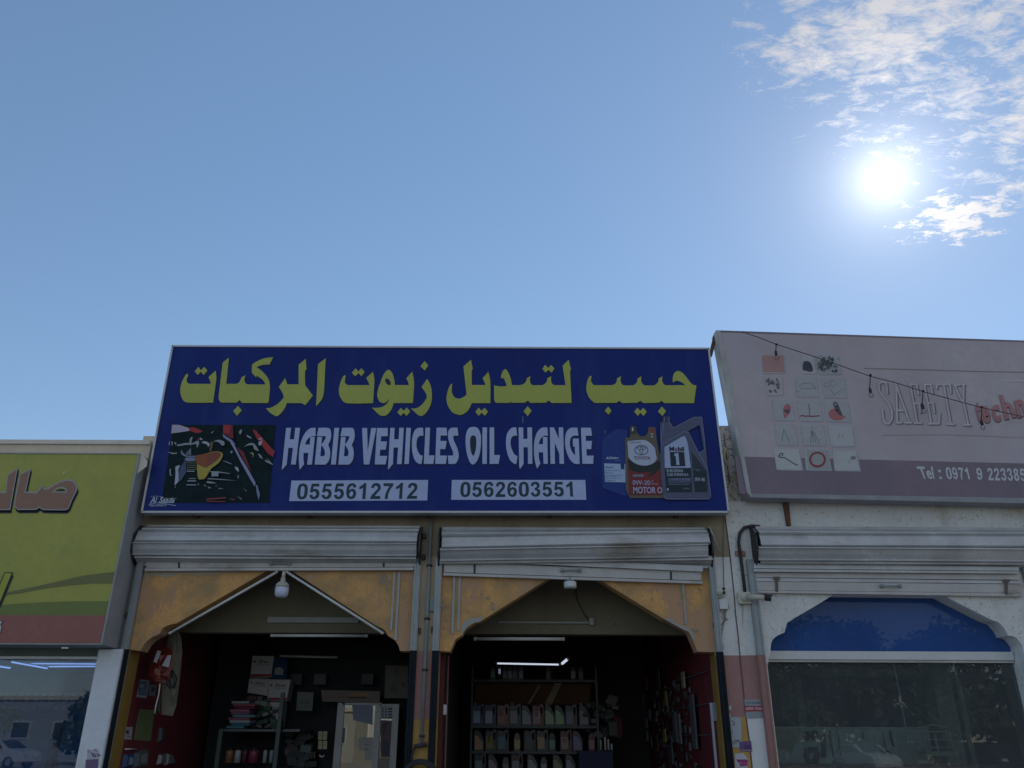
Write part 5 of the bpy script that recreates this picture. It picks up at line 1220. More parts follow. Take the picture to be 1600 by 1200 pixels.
for i, c in enumerate(cols):
    x0_ = 362 - i*.9 + (i % 3)*3; h = 4.3
    mb = MB(); a = at(x0_, y, 11.6); b = at(x0_ + 27 + (i*7) % 9, y + h, 11.6)
    mb.bbox((a.x, 11.6, b.z), (b.x, 11.85, a.z - .003), r=.004)
    single('flat_box', mb, pmat(c), '%s flat box, number %s from the top of the pile beside the cartons' % (nm[i], ['one', 'two', 'three', 'four', 'five', 'six', 'seven', 'eight', 'nine', 'ten'][i]), 'box', (a.x, 11.6, b.z), 'pile of flat parts boxes')
    y += h
# clutter of small green and grey packs at its right
rn = random.Random(11); mb = MB()
CLc = [(.05, .12, .06), (.1, .14, .12), (.2, .2, .18), (.3, .3, .28), (.04, .08, .08), (.12, .05, .05)]
for i in range(34):
    a = at(rn.uniform(388, 428), rn.uniform(1088, 1134), 11.8); s = rn.uniform(.03, .07)
    mb.box((a.x - s, 11.8 + rn.random()*.2, a.z - s*.5), (a.x + s, 12.0 + rn.random()*.1, a.z + s*.5), pmat(CLc[i % 6]), rot=Matrix.Rotation(rn.uniform(-.4, .4), 3, 'Y'))
o = single('parts_clutter', mb, None, 'jumble of small green and grey packs between the pile and the cartons', 'packs', at(408, 1134, 11.8)); o['kind'] = 'stuff'
# shelving of the left bay
SH = thing('shelf_unit', 'dark steel shelf unit carrying the cartons in the left bay', 'shelf', at(430, 1200, 11.5))
for yy in (1139, 1200):
    a, b = at(345, yy, 11.55), at(470, yy + 1, 11.55); boxp('shelf', (a.x, 11.5, a.z - .03), (b.x, 12.3, a.z), M_shelf, SH)
for xx in ((443, 1082), (347, 1140)):
    a = at(*xx, 11.45); boxp('post', (a.x - .03, 11.42, .13), (a.x + .02, 11.47, a.z), mat('post_green_grey', (.07, .10, .095), .5), SH)
for i, (x_, wd, c, lb) in enumerate(((357, 11, (.28, .13, .06), 'brown tin'), (370, 9, (.42, .42, .44), 'white tin'), (381, 7, (.12, .03, .05), 'dark red bottle'), (395, 14, (.22, .04, .08), 'crimson tin'), (413, 6, (.4, .4, .4), 'slim white bottle'), (423, 6, (.38, .4, .4), 'slim grey bottle'))):
    p = at(x_, 1192, 11.6); root = thing('tin', lb + ' on the lower shelf of the left bay', 'tin', p); r = wd*.0046
    MB().lathe([(r, 0), (r, .13), (r*.9, .15)], p, k=14).build('can', pmat(c, .35, .5), root); MB().lathe([(r*.4, .151), (r*.4, .18)], p, k=10).build('cap', pmat((.05, .05, .06)), root)
def f(pr): pr.text('SALE', cx_([(690,400),(770,400),(768,425),(690,425)]), (.06, .07, .07)); pr.strokes([cx_([(690,450),(780,452)])], .5, (.1, .1, .1))
sheet('paper_notice', cx_([(665,325),(800,330),(790,485),(655,480)]), 12, 'faded paper notice right of the white cartons', 'notice', f, c=(.16, .18, .17))
CA = thing('calendar_lamp', 'cream four-panel card hanging against the dark back of the left bay', 'calendar', at(505, 1172, 12))
for r_ in range(2):
    for c_ in range(2):
        q = cx_([(840 + c_*40, 655 + r_*78), (874 + c_*40, 655 + r_*78), (870 + c_*40, 725 + r_*78), (836 + c_*40, 725 + r_*78)])
        MB().prism([pp(q, 12)], (0, .01, 0)).build('card', pmat((.50, .44, .26)), CA); 
Print(w(12)).strokes([cx_([(845,690),(868,690)]), cx_([(885,690),(908,690)]), cx_([(842,765),(865,765)]), cx_([(882,765),(905,765)])], .6, (.1, .08, .05)).build('print', CA)
MB().tube([at(499, 1180, 12), at(503, 1183, 12), at(507, 1180, 12)], .01, k=6).build('wire_hook', M_wplastic, CA)
rn = random.Random(21); mb = MB()
for i in range(46):
    a = at(rn.uniform(448, 486), rn.uniform(1146, 1196), 12.1); s = rn.uniform(.03, .08)
    mb.box((a.x - s, 12.1 + rn.random()*.1, a.z - s*.6), (a.x + s, 12.3, a.z + s*.6), pmat(rn.choice([(.05, .08, .07), (.08, .09, .09), (.16, .18, .17), (.03, .05, .05), (.10, .06, .05)])), rot=Matrix.Rotation(rn.uniform(-.3, .3), 3, 'Y'))
o = single('parts_packs', mb, None, 'dim heap of small packs right of the lower shelf in the left bay', 'packs', at(465, 1196, 12.1)); o['kind'] = 'stuff'
for i, (px, c, nme) in enumerate(((574, (.06, .05, .05), 'dark'), (500, (.09, .10, .10), 'grey'), (462, (.05, .07, .07), 'greenish'))):
    p0, p1 = at(px - 9, 1052, 12.2), at(px + 9, 1070, 12.2)
    single('wall_box', MB().bbox((p0.x, 12.2, p1.z), (p1.x, 12.33, p0.z), r=.006), pmat(c), 'small %s box fixed high on the dark back board of the left bay' % nme, 'box', (p0.x, 12.2, p1.z))
# aluminium doorway at the back of the left bay
YD = 12.0
DR = thing('aluminium_door', 'silver aluminium glass door reflecting the street at the back of the left bay', 'door', at(560, 1200, YD))
M_alud = mat('door_aluminium', (.34, .34, .34), .45, .1, metal=.3)
z0 = .14
def bx2(name, x0_, x1_, yt, yb, Y0, Y1, m, par):
    a, b = at(x0_, yt, Y0), at(x1_, yb if yb else 1150, Y0); return boxp(name, (a.x, Y0, (b.z if yb else z0)), (b.x, Y1, a.z), m, par)
bx2('door_post', 528, 534.5, 1098, None, YD, YD + .06, M_alud, DR); bx2('door_post', 587, 593, 1098, None, YD, YD + .06, M_alud, DR); bx2('door_post', 614, 621, 1100, None, YD, YD + .06, M_alud, DR)
bx2('top_rail', 535, 586.5, 1098, 1101.5, YD, YD + .06, M_alud, DR); bx2('top_rail', 593.5, 613.5, 1100, 1103, YD, YD + .06, M_alud, DR)
bx2('glass_pane', 535, 586.5, 1102, None, YD + .02, YD + .026, G_door, DR); bx2('side_pane', 593.5, 613.5, 1103.5, None, YD + .02, YD + .026, G_door, DR)
HD = MB().prism([pp(cx_([(865,310),(1355,320),(1350,420),(870,405)]), YD - .02)], (0, .1, 0)).build('header_box', mat('header_beige', (.22, .17, .14), .7), DR)
Print(w(YD - .022)).poly(cx_([(1115,335),(1250,335),(1248,362),(1112,362)]), (.3, .17, .06)).poly(cx_([(1090,365),(1245,365),(1243,382),(1092,382)]), (.08, .04, .05)).strokes([cx_([(880,370),(1080,372)])], .9, (.25, .1, .08)).build('header_print', DR)
pr = Print(w(YD + .018)); pr.poly(cx_([(1120,415),(1295,415),(1290,600),(1130,560)]), (.22, .25, .32)); pr.build('pale_film', DR)
pr = Print(w(YD + .018), base=.003); pr.poly(cx_([(1175,705),(1300,705),(1300,890),(1230,890),(1225,810),(1175,808)]), (.42, .40, .36)); pr.strokes([cx_([(1222,763),(1262,765)]), cx_([(1235,790),(1240,812),(1250,800)])], .9, (.08, .08, .1)); pr.build('door_paper', DR)
pr = Print(w(YD + .018), base=.003); pr.poly(cx_([(1362,445),(1465,448),(1460,552),(1360,548)]), (.40, .42, .46))
for r_ in range(4):
    for a, b in ((1372, 1384), (1396, 1410), (1424, 1455)): pr.poly(cx_([(a, 460 + r_*24), (b, 460 + r_*24), (b, 474 + r_*24), (a, 474 + r_*24)]), (.05, .06, .08))
pr.poly(cx_([(1352,560),(1455,565),(1450,870),(1365,870)]), (.12, .075, .08)); pr.poly(cx_([(1375,600),(1420,570),(1400,640),(1380,700)]), (.04, .035, .05)); pr.poly(cx_([(1380,720),(1430,740),(1425,860),(1370,850)]), (.05, .05, .08)); pr.poly(cx_([(1340,880),(1445,880),(1440,960),(1338,960)]), (.24, .2, .17))
pr.build('pane_posters', DR)
def f(pr): pr.poly(cx_([(1480,110),(1510,130),(1500,190),(1480,160)]), (.05, .05, .04)); pr.poly(cx_([(1430,310),(1470,260),(1510,340)]), (.05, .06, .04)); pr.poly(cx_([(1530,260,1),(1560,250,1),(1565,290,1)]), (.05, .05, .04))
sheet('framed_poster', cx_([(1400,105),(1590,110),(1585,380),(1392,378)]), 11.9, 'dim framed poster above the narrow pane in the left bay', 'poster', f, .02, c=(.10, .095, .07))
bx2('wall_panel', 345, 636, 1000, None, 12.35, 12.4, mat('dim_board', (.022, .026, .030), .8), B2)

# ------------------------------------------------------------------ right bay: oil shelves
YO = 13.5
OS = thing('shelf_unit', 'tall dark steel shelf rack of motor oil at the back of the right bay', 'shelf', at(850, 1200, YO))
xl_, xr_ = at(742, 1100, YO).x, at(928, 1100, YO).x
rows = {}
for k, yy in enumerate((1062, 1134, 1174, 1212)):
    z = at(840, yy, YO).z; rows[k] = z
    boxp('shelf', (xl_ - .03, YO - .02, z - .035), (xr_ + .03, YO + .4, z), M_shelf, OS)
for xx in (xl_ - .06, xr_ + .032):
    boxp('post', (xx, YO - .02, .13), (xx + .03, YO + .02, at(840, 1040, YO).z), M_shelf, OS)
pr = MB().prism([pp([(743, 1066), (924, 1068), (920, 1101), (741, 1103)], YO + .3)], (0, .02, 0)); pr.build('back_board', mat('brown_back_board', (.17, .085, .035), .8, .15, 3), OS)
for q, lb in (([(879, 1065), (862, 1102), (850, 1102), (868, 1066)], 'pale wooden lath leaning across the brown board behind the oil shelves'), ([(842, 1070), (845, 1071), (828, 1100), (824, 1100)], 'thin dark rod leaning left of the pale lath')):
    single('lath', MB().prism([pp(q, YO + .2)], (0, .03, 0)), M_woodl if 'pale' in lb else M_wood, lb, 'lath', at(*q[2], YO + .2))
MB_in = [(-.10, 0), (.10, 0), (.10, .21), (.075, .30), (.02, .30)]
def jug_meshes():
    """three silhouettes of oil jug: body, cap, label (origin at base centre, 0.2 wide)"""
    out = []
    shapes = [
        ([(-.1, 0), (.1, 0), (.1, .2), (.092, .285), (.05, .285), (-.005, .255), (-.03, .27), (-.095, .27), (-.1, .2)], [(.045, .15), (.075, .15), (.072, .25), (.04, .235)], (-.06, .272), [(-.085, .03), (.035, .03), (.03, .19), (-.085, .19)]),
        ([(-.085, 0), (.085, 0), (.085, .15), (.02, .25), (-.02, .27), (-.075, .27), (-.085, .2)], None, (-.045, .272), [(-.07, .02), (.07, .02), (.06, .12), (-.02, .2), (-.07, .2)]),
        ([(-.055, 0), (.055, 0), (.055, .17), (.03, .235), (-.03, .235), (-.055, .17)], None, (0, .237), [(-.045, .03), (.045, .03), (.045, .15), (-.045, .15)]),
    ]
    for sil, hole, cap, lab in shapes:
        loops = [[(x, -.05, z) for x, z in sil]] + ([[(x, -.05, z) for x, z in hole]] if hole else [])
        b = MB().prism(loops, (0, .1, 0)); c = MB().lathe([(.022, 0), (.022, .028), (.018, .032)], (cap[0], 0, cap[1]), k=10)
        l = MB().prism([[(x, -.052, z) for x, z in lab]], (0, .0015, 0))
        ms = []
        for mb_, nme in ((b, 'body'), (c, 'cap'), (l, 'label')):
            o = mb_.build(nme, pmat((.3, .3, .3))); ms.append(o.data); bpy.data.objects.remove(o)
        out.append(ms)
    return out
JM = jug_meshes()
def jug(shape, x, y, z, s, cb, cl, cc, label, group, extra=None):
    root = thing('oil_jug' if shape < 2 else 'oil_bottle', label, 'oil jug' if shape < 2 else 'oil bottle', (x, y, z), group); root.scale = (s*.88, s, s*1.06)
    for me, nme, c in zip(JM[shape], ('body', 'cap', 'label'), (cb, cc, cl)):
        o = bpy.data.objects.new(nme, me); COL.objects.link(o); o.parent = root
        o.material_slots[0].link = 'OBJECT'; o.material_slots[0].material = pmat(tuple(max(.01, (sum(c)/3 + (v - sum(c)/3)*1.7)*(.38 if nme == 'body' else 1.35)) for v in c), .35, .5)
    if extra:
        e = MB(); e.prism([[(-.07, -.0535, .05), (.02, -.0535, .05), (.02, -.0535, .09), (-.07, -.0535, .09)]], None)
        if shape == 0: e.lathe([(.035, -.0545), (.035, -.0535)], (-.03, 0, .15), k=14, axis='Y')
        o = e.build('emblem', pmat(extra)); o.parent = root
    return root
WHc = (.42, .42, .42); BK = (.03, .032, .036); GRY = (.13, .14, .15)
r1 = [(747, 0, (.012, .05, .25), (.32, .4, .5), 'deep blue'), (766, 0, (.012, .06, .28), (.38, .42, .46), 'bright blue'), (786, 0, (.42, .25, .22), (.40, .14, .12), 'pale pink and red'), (805, 0, GRY, (.25, .27, .3), 'charcoal'), (823, 1, (.16, .18, .19), (.25, .3, .3), 'slate grey'), (841, 0, (.30, .04, .03), (.42, .30, .30), 'red'), (859, 1, (.12, .16, .13), (.36, .42, .30), 'green-labelled grey'), (875, 1, (.13, .17, .14), (.3, .4, .25), 'smaller green-labelled grey'), (893, 0, GRY, (.17, .18, .21), 'dark grey'), (913, 1, (.1, .1, .11), (.24, .2, .24), 'mauve-labelled dark')]
ordn = ['first', 'second', 'third', 'fourth', 'fifth', 'sixth', 'seventh', 'eighth', 'ninth', 'tenth', 'eleventh', 'twelfth']
for i, (px, shp, cb, cl, nme) in enumerate(r1):
    x_ = at(px, 1134, YO).x; jug(shp, x_, YO + .06, rows[1] + .001, 1.02, cb, cl, BK if i % 3 else (.3, .3, .3), '%s oil jug, %s from the left on the upper oil shelf' % (nme, ordn[i]), 'oil jugs on the shelves', (.4, .4, .42) if shp == 0 and i in (2, 5) else None)
r2 = [(748, 1, (.05, .04, .04), (.42, .28, .22), 'peach-labelled'), (767, 0, (.04, .05, .045), (.18, .17, .08), 'black with gold print'), (786, 0, (.04, .05, .06), (.10, .15, .2), 'black with blue print'), (808, 2, (.34, .31, .2), (.4, .34, .2), 'slim cream'), (828, 0, (.02, .025, .04), (.04, .05, .07), 'plain black'), (848, 0, (.10, .12, .10), (.33, .25, .18), 'olive with an orange emblem'), (863, 2, (.04, .05, .05), (.15, .22, .19), 'squat dark green'), (885, 0, (.24, .035, .03), (.32, .22, .2), 'red and white'), (903, 1, (.15, .13, .2), (.22, .2, .28), 'lilac'), (925, 2, (.22, .13, .14), (.3, .18, .2), 'dull pink')]
for i, (px, shp, cb, cl, nme) in enumerate(r2):
    x_ = at(px, 1174, YO).x; jug(shp, x_, YO + .06, rows[2] + .001, 1.0, cb, cl, BK, '%s oil jug, %s from the left on the middle oil shelf' % (nme, ordn[i]), 'oil jugs on the shelves', (.4, .4, .42) if i == 7 else ((.35, .3, .1) if i == 1 else None))
r3_l = [(750, 0, (.13, .15, .15), (.2, .26, .26), 'grey-green'), (770, 1, (.16, .1, .12), (.3, .25, .26), 'reddish grey'), (790, 2, (.25, .25, .26), (.2, .2, .2), 'slim pale grey'), (808, 0, (.14, .03, .04), (.26, .26, .28), 'dark red'), (832, 1, (.28, .28, .28), (.3, .3, .3), 'pale grey'), (850, 2, (.2, .22, .24), (.3, .32, .34), 'narrow blue-grey'), (872, 1, (.24, .24, .2), (.26, .26, .2), 'sand-coloured'), (892, 1, (.24, .26, .3), (.3, .3, .34), 'silver'), (912, 0, (.015, .03, .1), (.05, .08, .16), 'navy')]
for i, (px, shp, cb, cl, nme) in enumerate(r3_l):
    x_ = at(px, 1212, YO).x; jug(shp, x_, YO + .06, rows[3] + .001, 1.0, cb, cl, BK, '%s oil jug, %s from the left on the lowest oil shelf' % (nme, ordn[i]), 'oil jugs on the shelves')
for i, (px, c, nme) in enumerate(((770, (.1, .14, .12), 'greenish'), (789, (.1, .11, .12), 'dark'), (797, (.2, .21, .22), 'pale grey'), (805, (.08, .09, .1), 'black'), (814, (.2, .22, .26), 'blue-grey'), (857, (.06, .07, .07), 'dim'), (896, (.2, .2, .18), 'cream'), (908, (.07, .07, .08), 'charcoal'))):
    x_ = at(px, 1062, YO).x; jug(2, x_, YO + .05, rows[0] + .001, .78, c, tuple(v*1.5 for v in c), BK, '%s small bottle, %s from the left along the top of the oil rack' % (nme, ordn[i]), 'small bottles on top of the rack')

# right side: goods hung on the maroon side wall
XRW = XR + .06
CW = thing('wire_rack', 'dark wire hanging rack along the maroon wall of the right bay', 'rack', atx(1050, 1190, XRW - .05))
for yy in (1072, 1112, 1150):
    a = Vector((XRW - .03, 10.3, atx(1090, yy, XRW).z)); zz_ = atx(1040, yy, XRW).z
    MB().tube([(XRW - .03, 10.3, zz_), (XRW - .03, 14.5, zz_)], .008, k=6).build('rail', M_shelf, CW)
hs = [('orange wiper packet', (.36, .17, .06), 1009, 1058, 1079, 3), ('pair-left orange packet', (.20, .10, .04), 965.5, 1074, 1092, 3), ('pair-right orange packet', (.20, .10, .04), 972.5, 1074, 1092, 3), ('yellow-brown packet', (.28, .19, .06), 992.5, 1089, 1109, 3), ('dark brown packet', (.12, .08, .04), 997, 1090, 1109, 2.5), ('yellow strip', (.36, .36, .08), 994, 1117, 1138, 3), ('yellow strip', (.36, .36, .08), 999, 1115, 1138, 3), ('yellow strip', (.34, .34, .08), 1004, 1118, 1139, 3),
      ('pale yellow tube', (.42, .42, .18), 1039.5, 1080, 1104, 3.5), ('pale cream tube', (.5, .5, .34), 1066.5, 1050, 1076, 4), ('bright yellow tube', (.44, .42, .12), 1037.5, 1139, 1160, 4), ('light blue strip', (.22, .26, .34), 1014.5, 1108, 1126, 2.5), ('white strip', (.36, .36, .38), 1009.5, 1122, 1138, 2), ('red-orange packet', (.28, .07, .04), 978, 1085, 1105, 3), ('silver strip', (.28, .29, .3), 969.5, 1118, 1132, 2), ('grey wiper', (.15, .15, .17), 1004, 1083, 1100, 2), ('black wiper', (.04, .04, .05), 1020, 1075, 1100, 2.5), ('grey card strip', (.20, .2, .22), 1053, 1112, 1160, 9), ('long white strip', (.26, .26, .28), 1060, 1115, 1163, 3), ('pale blister card', (.16, .17, .19), 1048, 1165, 1194, 14), ('grey sack', (.14, .15, .16), 1027.5, 1046, 1078, 7), ('grey card roll', (.17, .17, .19), 1080, 1085, 1170, 10), ('small brass fitting', (.3, .25, .14), 1005, 1165, 1186, 3), ('steel fitting', (.25, .25, .26), 1001, 1143, 1155, 2), ('chrome fitting', (.35, .35, .36), 1011, 1142, 1158, 2), ('bent steel rod', (.2, .2, .2), 1017, 1150, 1168, 1.5), ('brown strap', (.1, .05, .04), 988, 1118, 1150, 3), ('black strap', (.03, .03, .035), 984, 1105, 1160, 4), ('dull red card', (.18, .04, .05), 1025, 1150, 1175, 5)]
bands = lambda y: 'high' if y < 1085 else ('at middle height' if y < 1125 else 'low')
poss = {}
for i, (nme, c, px, y0, y1_, wd) in enumerate(sorted(hs, key=lambda t: t[2])):
    a, b = atx(px, y0, XRW - .06), atx(px, y1_, XRW - .06); q0, q1 = atx(px - wd/2, y0, XRW - .06), atx(px + wd/2, y0, XRW - .06)
    hw = max(.015, min(.2, abs(q1.y - q0.y)/2)); hw = min(hw, .12)
    if 'yellow strip' == nme: nme = ['left', 'middle', 'right'][poss.setdefault('ys', 0)] + ' yellow strip of three'; poss['ys'] += 1
    root = thing('hanging_pack', '%s hanging %s on the maroon wall at the right' % (nme, bands(y0)), 'hanging pack', tuple(b), 'goods hanging on the maroon wall')
    MB().bbox((a.x - .012, a.y - hw, b.z), (a.x + .012, a.y + hw, a.z), r=.004).build('pack', pmat(c, .35, .5), root)
    MB().tube([(a.x, a.y, a.z), (a.x + .01, a.y, a.z + .03), (XRW - .03, a.y, a.z + .035)], .004, k=5).build('hook', M_shelf, root)
rn = random.Random(5); mb = MB()
for i in range(150):
    y_ = rn.uniform(11.2, 14.2); zz_ = rn.uniform(atx(1000, 1195, XRW).z, atx(1000, 1082, XRW).z); hh = rn.uniform(.02, .10); ww = rn.uniform(.008, .025)
    c = rn.choice([(.06, .06, .07), (.03, .03, .035), (.12, .12, .13), (.2, .2, .21), (.1, .07, .05), (.05, .05, .08)])
    mb.box((XRW - .05, y_ - ww, zz_ - hh), (XRW - .02, y_ + ww, zz_), pmat(c, .35, .5))
o = single('small_parts', mb, None, 'mass of small dark parts on hooks between the larger packs on the maroon wall', 'parts', (XRW - .04, 12.6, 1.6)); o['kind'] = 'stuff'
# boxes and clutter at the right end of the rack
def tilt_box(label, q, Y, c, d=.2, t=None):
    root = thing('carton', label, 'box', at(*q[-1], Y)); MB().prism([pp(q, Y)], (0, d, 0)).build('box', pmat(c, .7, .2), root)
    if t: Print(w(Y)).strokes(t, .8, (.08, .07, .06)).build('print', root)
    return root
rk = CR(920, 1020, 1400/210)
tilt_box('small grey-beige box tilted on top of the clutter right of the rack', rk([(215,435),(308,465),(280,550),(170,520)]), 13.3, (.20, .19, .17), t=[rk([(235,450),(200,520)]), rk([(265,465),(235,530)])])
tilt_box('dark red and cream box at the right end of the oil rack', rk([(262,668),(345,672),(348,880),(215,862),(205,760),(262,700)]), 13.2, (.14, .03, .035), t=[rk([(215,865),(345,880)])])
tilt_box('grey box before the red one at the right end of the rack', rk([(205,715),(290,720),(300,860),(215,862)]), 13.15, (.14, .13, .12))
rn = random.Random(8); mb = MB()
for i in range(60):
    a = at(rn.uniform(915, 968), rn.uniform(1098, 1150), 13.4); s = rn.uniform(.02, .06)
    mb.box((a.x - s, 13.4 + rn.random()*.3, a.z - s*.5), (a.x + s, 13.75, a.z + s*.5), pmat(rn.choice([(.05, .06, .06), (.1, .1, .1), (.2, .2, .19), (.03, .04, .04), (.08, .06, .04)])), rot=Matrix.Rotation(rn.uniform(-.5, .5), 3, 'Y'))
o = single('shelf_clutter', mb, None, 'dim jumble of packs at the right end of the oil rack', 'packs', at(940, 1150, 13.4)); o['kind'] = 'stuff'
for i, (x0_, ln) in enumerate(((939, 14), (946, 18), (951, 15), (956, 8))):
    p = at(x0_, 1172, 13.0); single('spray_tube', MB().lathe([(.014, 0), (.014, ln*.009), (.006, ln*.009 + .015)], p, k=8), M_wplastic if i else M_cplastic, '%s thin white tube standing right of the oil rack, %s of four' % (['short', 'tallest', 'middling', 'smallest'][i], ordn[i]), 'tube', p, 'thin tubes right of the rack')
BC2 = thing('blue_crate', 'dark blue bin at the foot of the right end of the oil rack', 'bin', at(925, 1200, 13.0))
a, b = at(905, 1176, 13.0), at(960, 1240, 13.0); boxp('bin', (a.x, 13.0, b.z), (b.x, 13.3, a.z), pmat((.015, .025, .09)), BC2)
boxp('bin_rim', (a.x - .015, 12.98, a.z + .001), (b.x + .015, 13.32, a.z + .02), pmat((.02, .035, .11)), BC2)
# door leaf folded at the right, its pale edge and white box
a, b = atx(1090, 1100, XR - .06), 0
DL = thing('folded_door', 'maroon door leaf with a pale edge strip folded against the right jamb', 'door', (XR - .05, 10.0, .14))
boxp('leaf', (XR - .04, YF + .23, .14), (XR - .005, YI + .1, at(1100, 1098, 9.8).z), mat('maroon_door', (.16, .03, .045), .6), DL)
a = at(1101, 1098, YF + .2); boxp('edge_strip', (XR - .07, YF + .2, .14), (XR - .045, YF + .228, a.z), mat('pale_strip', (.5, .5, .56), .4), DL)
boxp('tape', (XR - .044, YF + .2, 1.85), (XR - .006, YF + .228, a.z), mat('lilac_tape', (.28, .28, .42), .5), DL)
p = at(693, 1109, YF + .3); single('socket_box', MB().bbox((p.x - .03, p.y - .03, p.z - .055), (p.x + .035, p.y, p.z + .055), r=.006), M_wplastic, 'small white socket on the inner side of the pillar in the right bay', 'socket', p)
single('frame_pipe', MB().tube([(XC1 + .09, YF + .3, .14), (XC1 + .085, YF + .3, ZS - .02)], .012, k=6), mat('dull_red_pipe', (.2, .09, .08)), 'thin pinkish pipe running up just inside the right bay beside the pillar', 'pipe', (XC1 + .09, YF + .3, .14))
boxp('reveal_board', (XC1 + .002, YF + .23, .13), (XC1 + .05, YF + .4, ZS), mat('dark_red_board', (.12, .03, .02), .8), B2)

# ------------------------------------------------------------------ window of the right shop: what stands behind the glass
YP = 10.9
q0, q1 = at(1190, 1138, YP), at(1450, 1136, YP)
PBd = thing('peg_board', 'grey-green perforated board of hanging tools behind the right shop window', 'peg board', (q0.x, YP, .6))
zb0 = at(1300, 1193, YP).z
boxp('board', (q0.x - .6, YP, zb0), (q1.x, YP + .02, q0.z), mat('peg_board_green', (.68, .78, .76), .7, .08, 3, 0, speck=(.2, .24, .23), spthr=.62, spscale=30), PBd)
boxp('top_strip', (q0.x - .6, YP - .02, q0.z + .001), (q1.x, YP + .02, q0.z + .02), M_wplastic, PBd)
boxp('lower_cupboard', (q0.x - .6, YP - .25, .13), (7.3, YP + .3, zb0 - .002), mat('pinkish_cupboard', (.30, .17, .18), .7), PBd)
tl_ = CR(1190, 1000, 6)
def hang(label, l, r, c, cat='tool', closed=False, name='hanging_tool'):
    pts = [at(x_, y_, YP - .03) for x_, y_ in tl_(l)]
    if closed: pts.append(pts[0])
    root = single(name, MB().tube(pts, r, k=6), pmat(c, .4, .5), label, cat, pts[0], 'tools hanging on the peg board')
hang('dark loop shackle at the left of the peg board', ell(432, 900, 18, 38, 10), .02, (.03, .03, .03), closed=True)
hang('dark oval ring right of the loop shackle', ell(498, 890, 16, 32, 10), .025, (.03, .03, .03), closed=True)
hang('round coil of dark cable low on the peg board', ell(470, 1085, 50, 62, 16), .035, (.03, .035, .04), closed=True)
hang('thin steel rod with a ring hanging in the middle of the board', [(710,810),(722,900),(740,1090)], .007, (.05, .05, .05))
hang('small white ring on the peg board', ell(720, 1035, 16, 16, 10), .012, (.6, .6, .58), closed=True)
hang('white hook plate below the small ring', [(680,1135),(700,1115),(760,1110),(780,1140),(680,1140)], .014, (.5, .5, .45))
hang('long dark chain left of the white ring', [(640,850),(645,930),(660,1010),(675,1100)], .012, (.05, .05, .05), 'chain')
hang('double dark strap at the left third of the board', [(570,870),(585,1000),(580,1100)], .03, (.05, .055, .06), 'strap')
hang('dark angled bracket beside the cable coil', [(400,1010),(410,1040),(520,1010),(530,1100)], .014, (.04, .04, .05), 'bracket')
hang('pale rod at the right of the board', [(1140,850),(1150,930),(1165,1010)], .012, (.5, .5, .5), 'rod')
hang('dark chain at the right end of the board', [(1205,850),(1215,920),(1235,1000)], .014, (.05, .05, .06), 'chain')
hang('row of small dark hooks near the lower right of the board', [(1120,1040),(1150,1065),(1180,1035),(1215,1065)], .01, (.12, .06, .08), 'hooks')
hang('small key-shaped steel tool at the top right of the board', [(940,860),(952,880),(958,920),(945,912)], .01, (.3, .3, .3))
p0, p1 = at(*tl_([(1045, 893)])[0], YP - .01), at(*tl_([(1145, 1015)])[0], YP - .01)
single('price_card', MB().box((p0.x, YP - .012, p1.z), (p1.x, YP - .004, p0.z)), M_wplastic, 'white card on the right part of the peg board', 'card', (p0.x, YP, p1.z))
pr = pp([(1209, 1138), (1253, 1137), (1237, 1177), (1228, 1172), (1213, 1168)], YP - .01)
single('cream_chart', MB().prism([pr], (0, -.004, 0)), pmat((.50, .48, .38)), 'cream chart pinned at the left end of the peg board', 'chart', pr[-1])
single('window_cord', MB().tube([at(1395, 1035, 9.95), at(1399, 1050, 9.95), at(1405, 1080, 9.95), at(1414, 1130, 9.95), at(1426, 1200, 9.95)], .008, k=6), M_wplastic, 'white cord hanging down behind the right shop window', 'cord', at(1395, 1035, 9.95))
WR = thing('wire_stand', 'white wire display stand right of the peg board in the window', 'display stand', at(1450, 1185, 10.6))
kq = CR(1400, 1020, 1333/200)
for l in ([(105,795),(310,770),(375,748),(515,772),(550,800)], [(120,825),(550,820)], [(135,905),(570,905)], [(150,990),(590,985)], [(150,850),(175,975)], [(290,870),(330,1040)], [(335,820),(365,1030)], [(390,830),(430,1010)], [(410,850),(470,1130)], [(520,800),(570,1010)], [(550,800),(610,1070)], [(105,795),(150,1080)]):
    MB().tube([at(x_, y_, 10.6) for x_, y_ in kq(l)], .009, k=5).build('wire', M_wplastic, WR)
boxp('tray', tuple(Vector((at(*kq([(280, 1070)])[0], 10.6).x, 10.5, at(*kq([(280, 1072)])[0], 10.6).z))), tuple(Vector((at(*kq([(610, 1070)])[0], 10.6).x, 10.7, at(*kq([(280, 1025)])[0], 10.6).z))), mat('cream_tray', (.45, .44, .36)), WR)

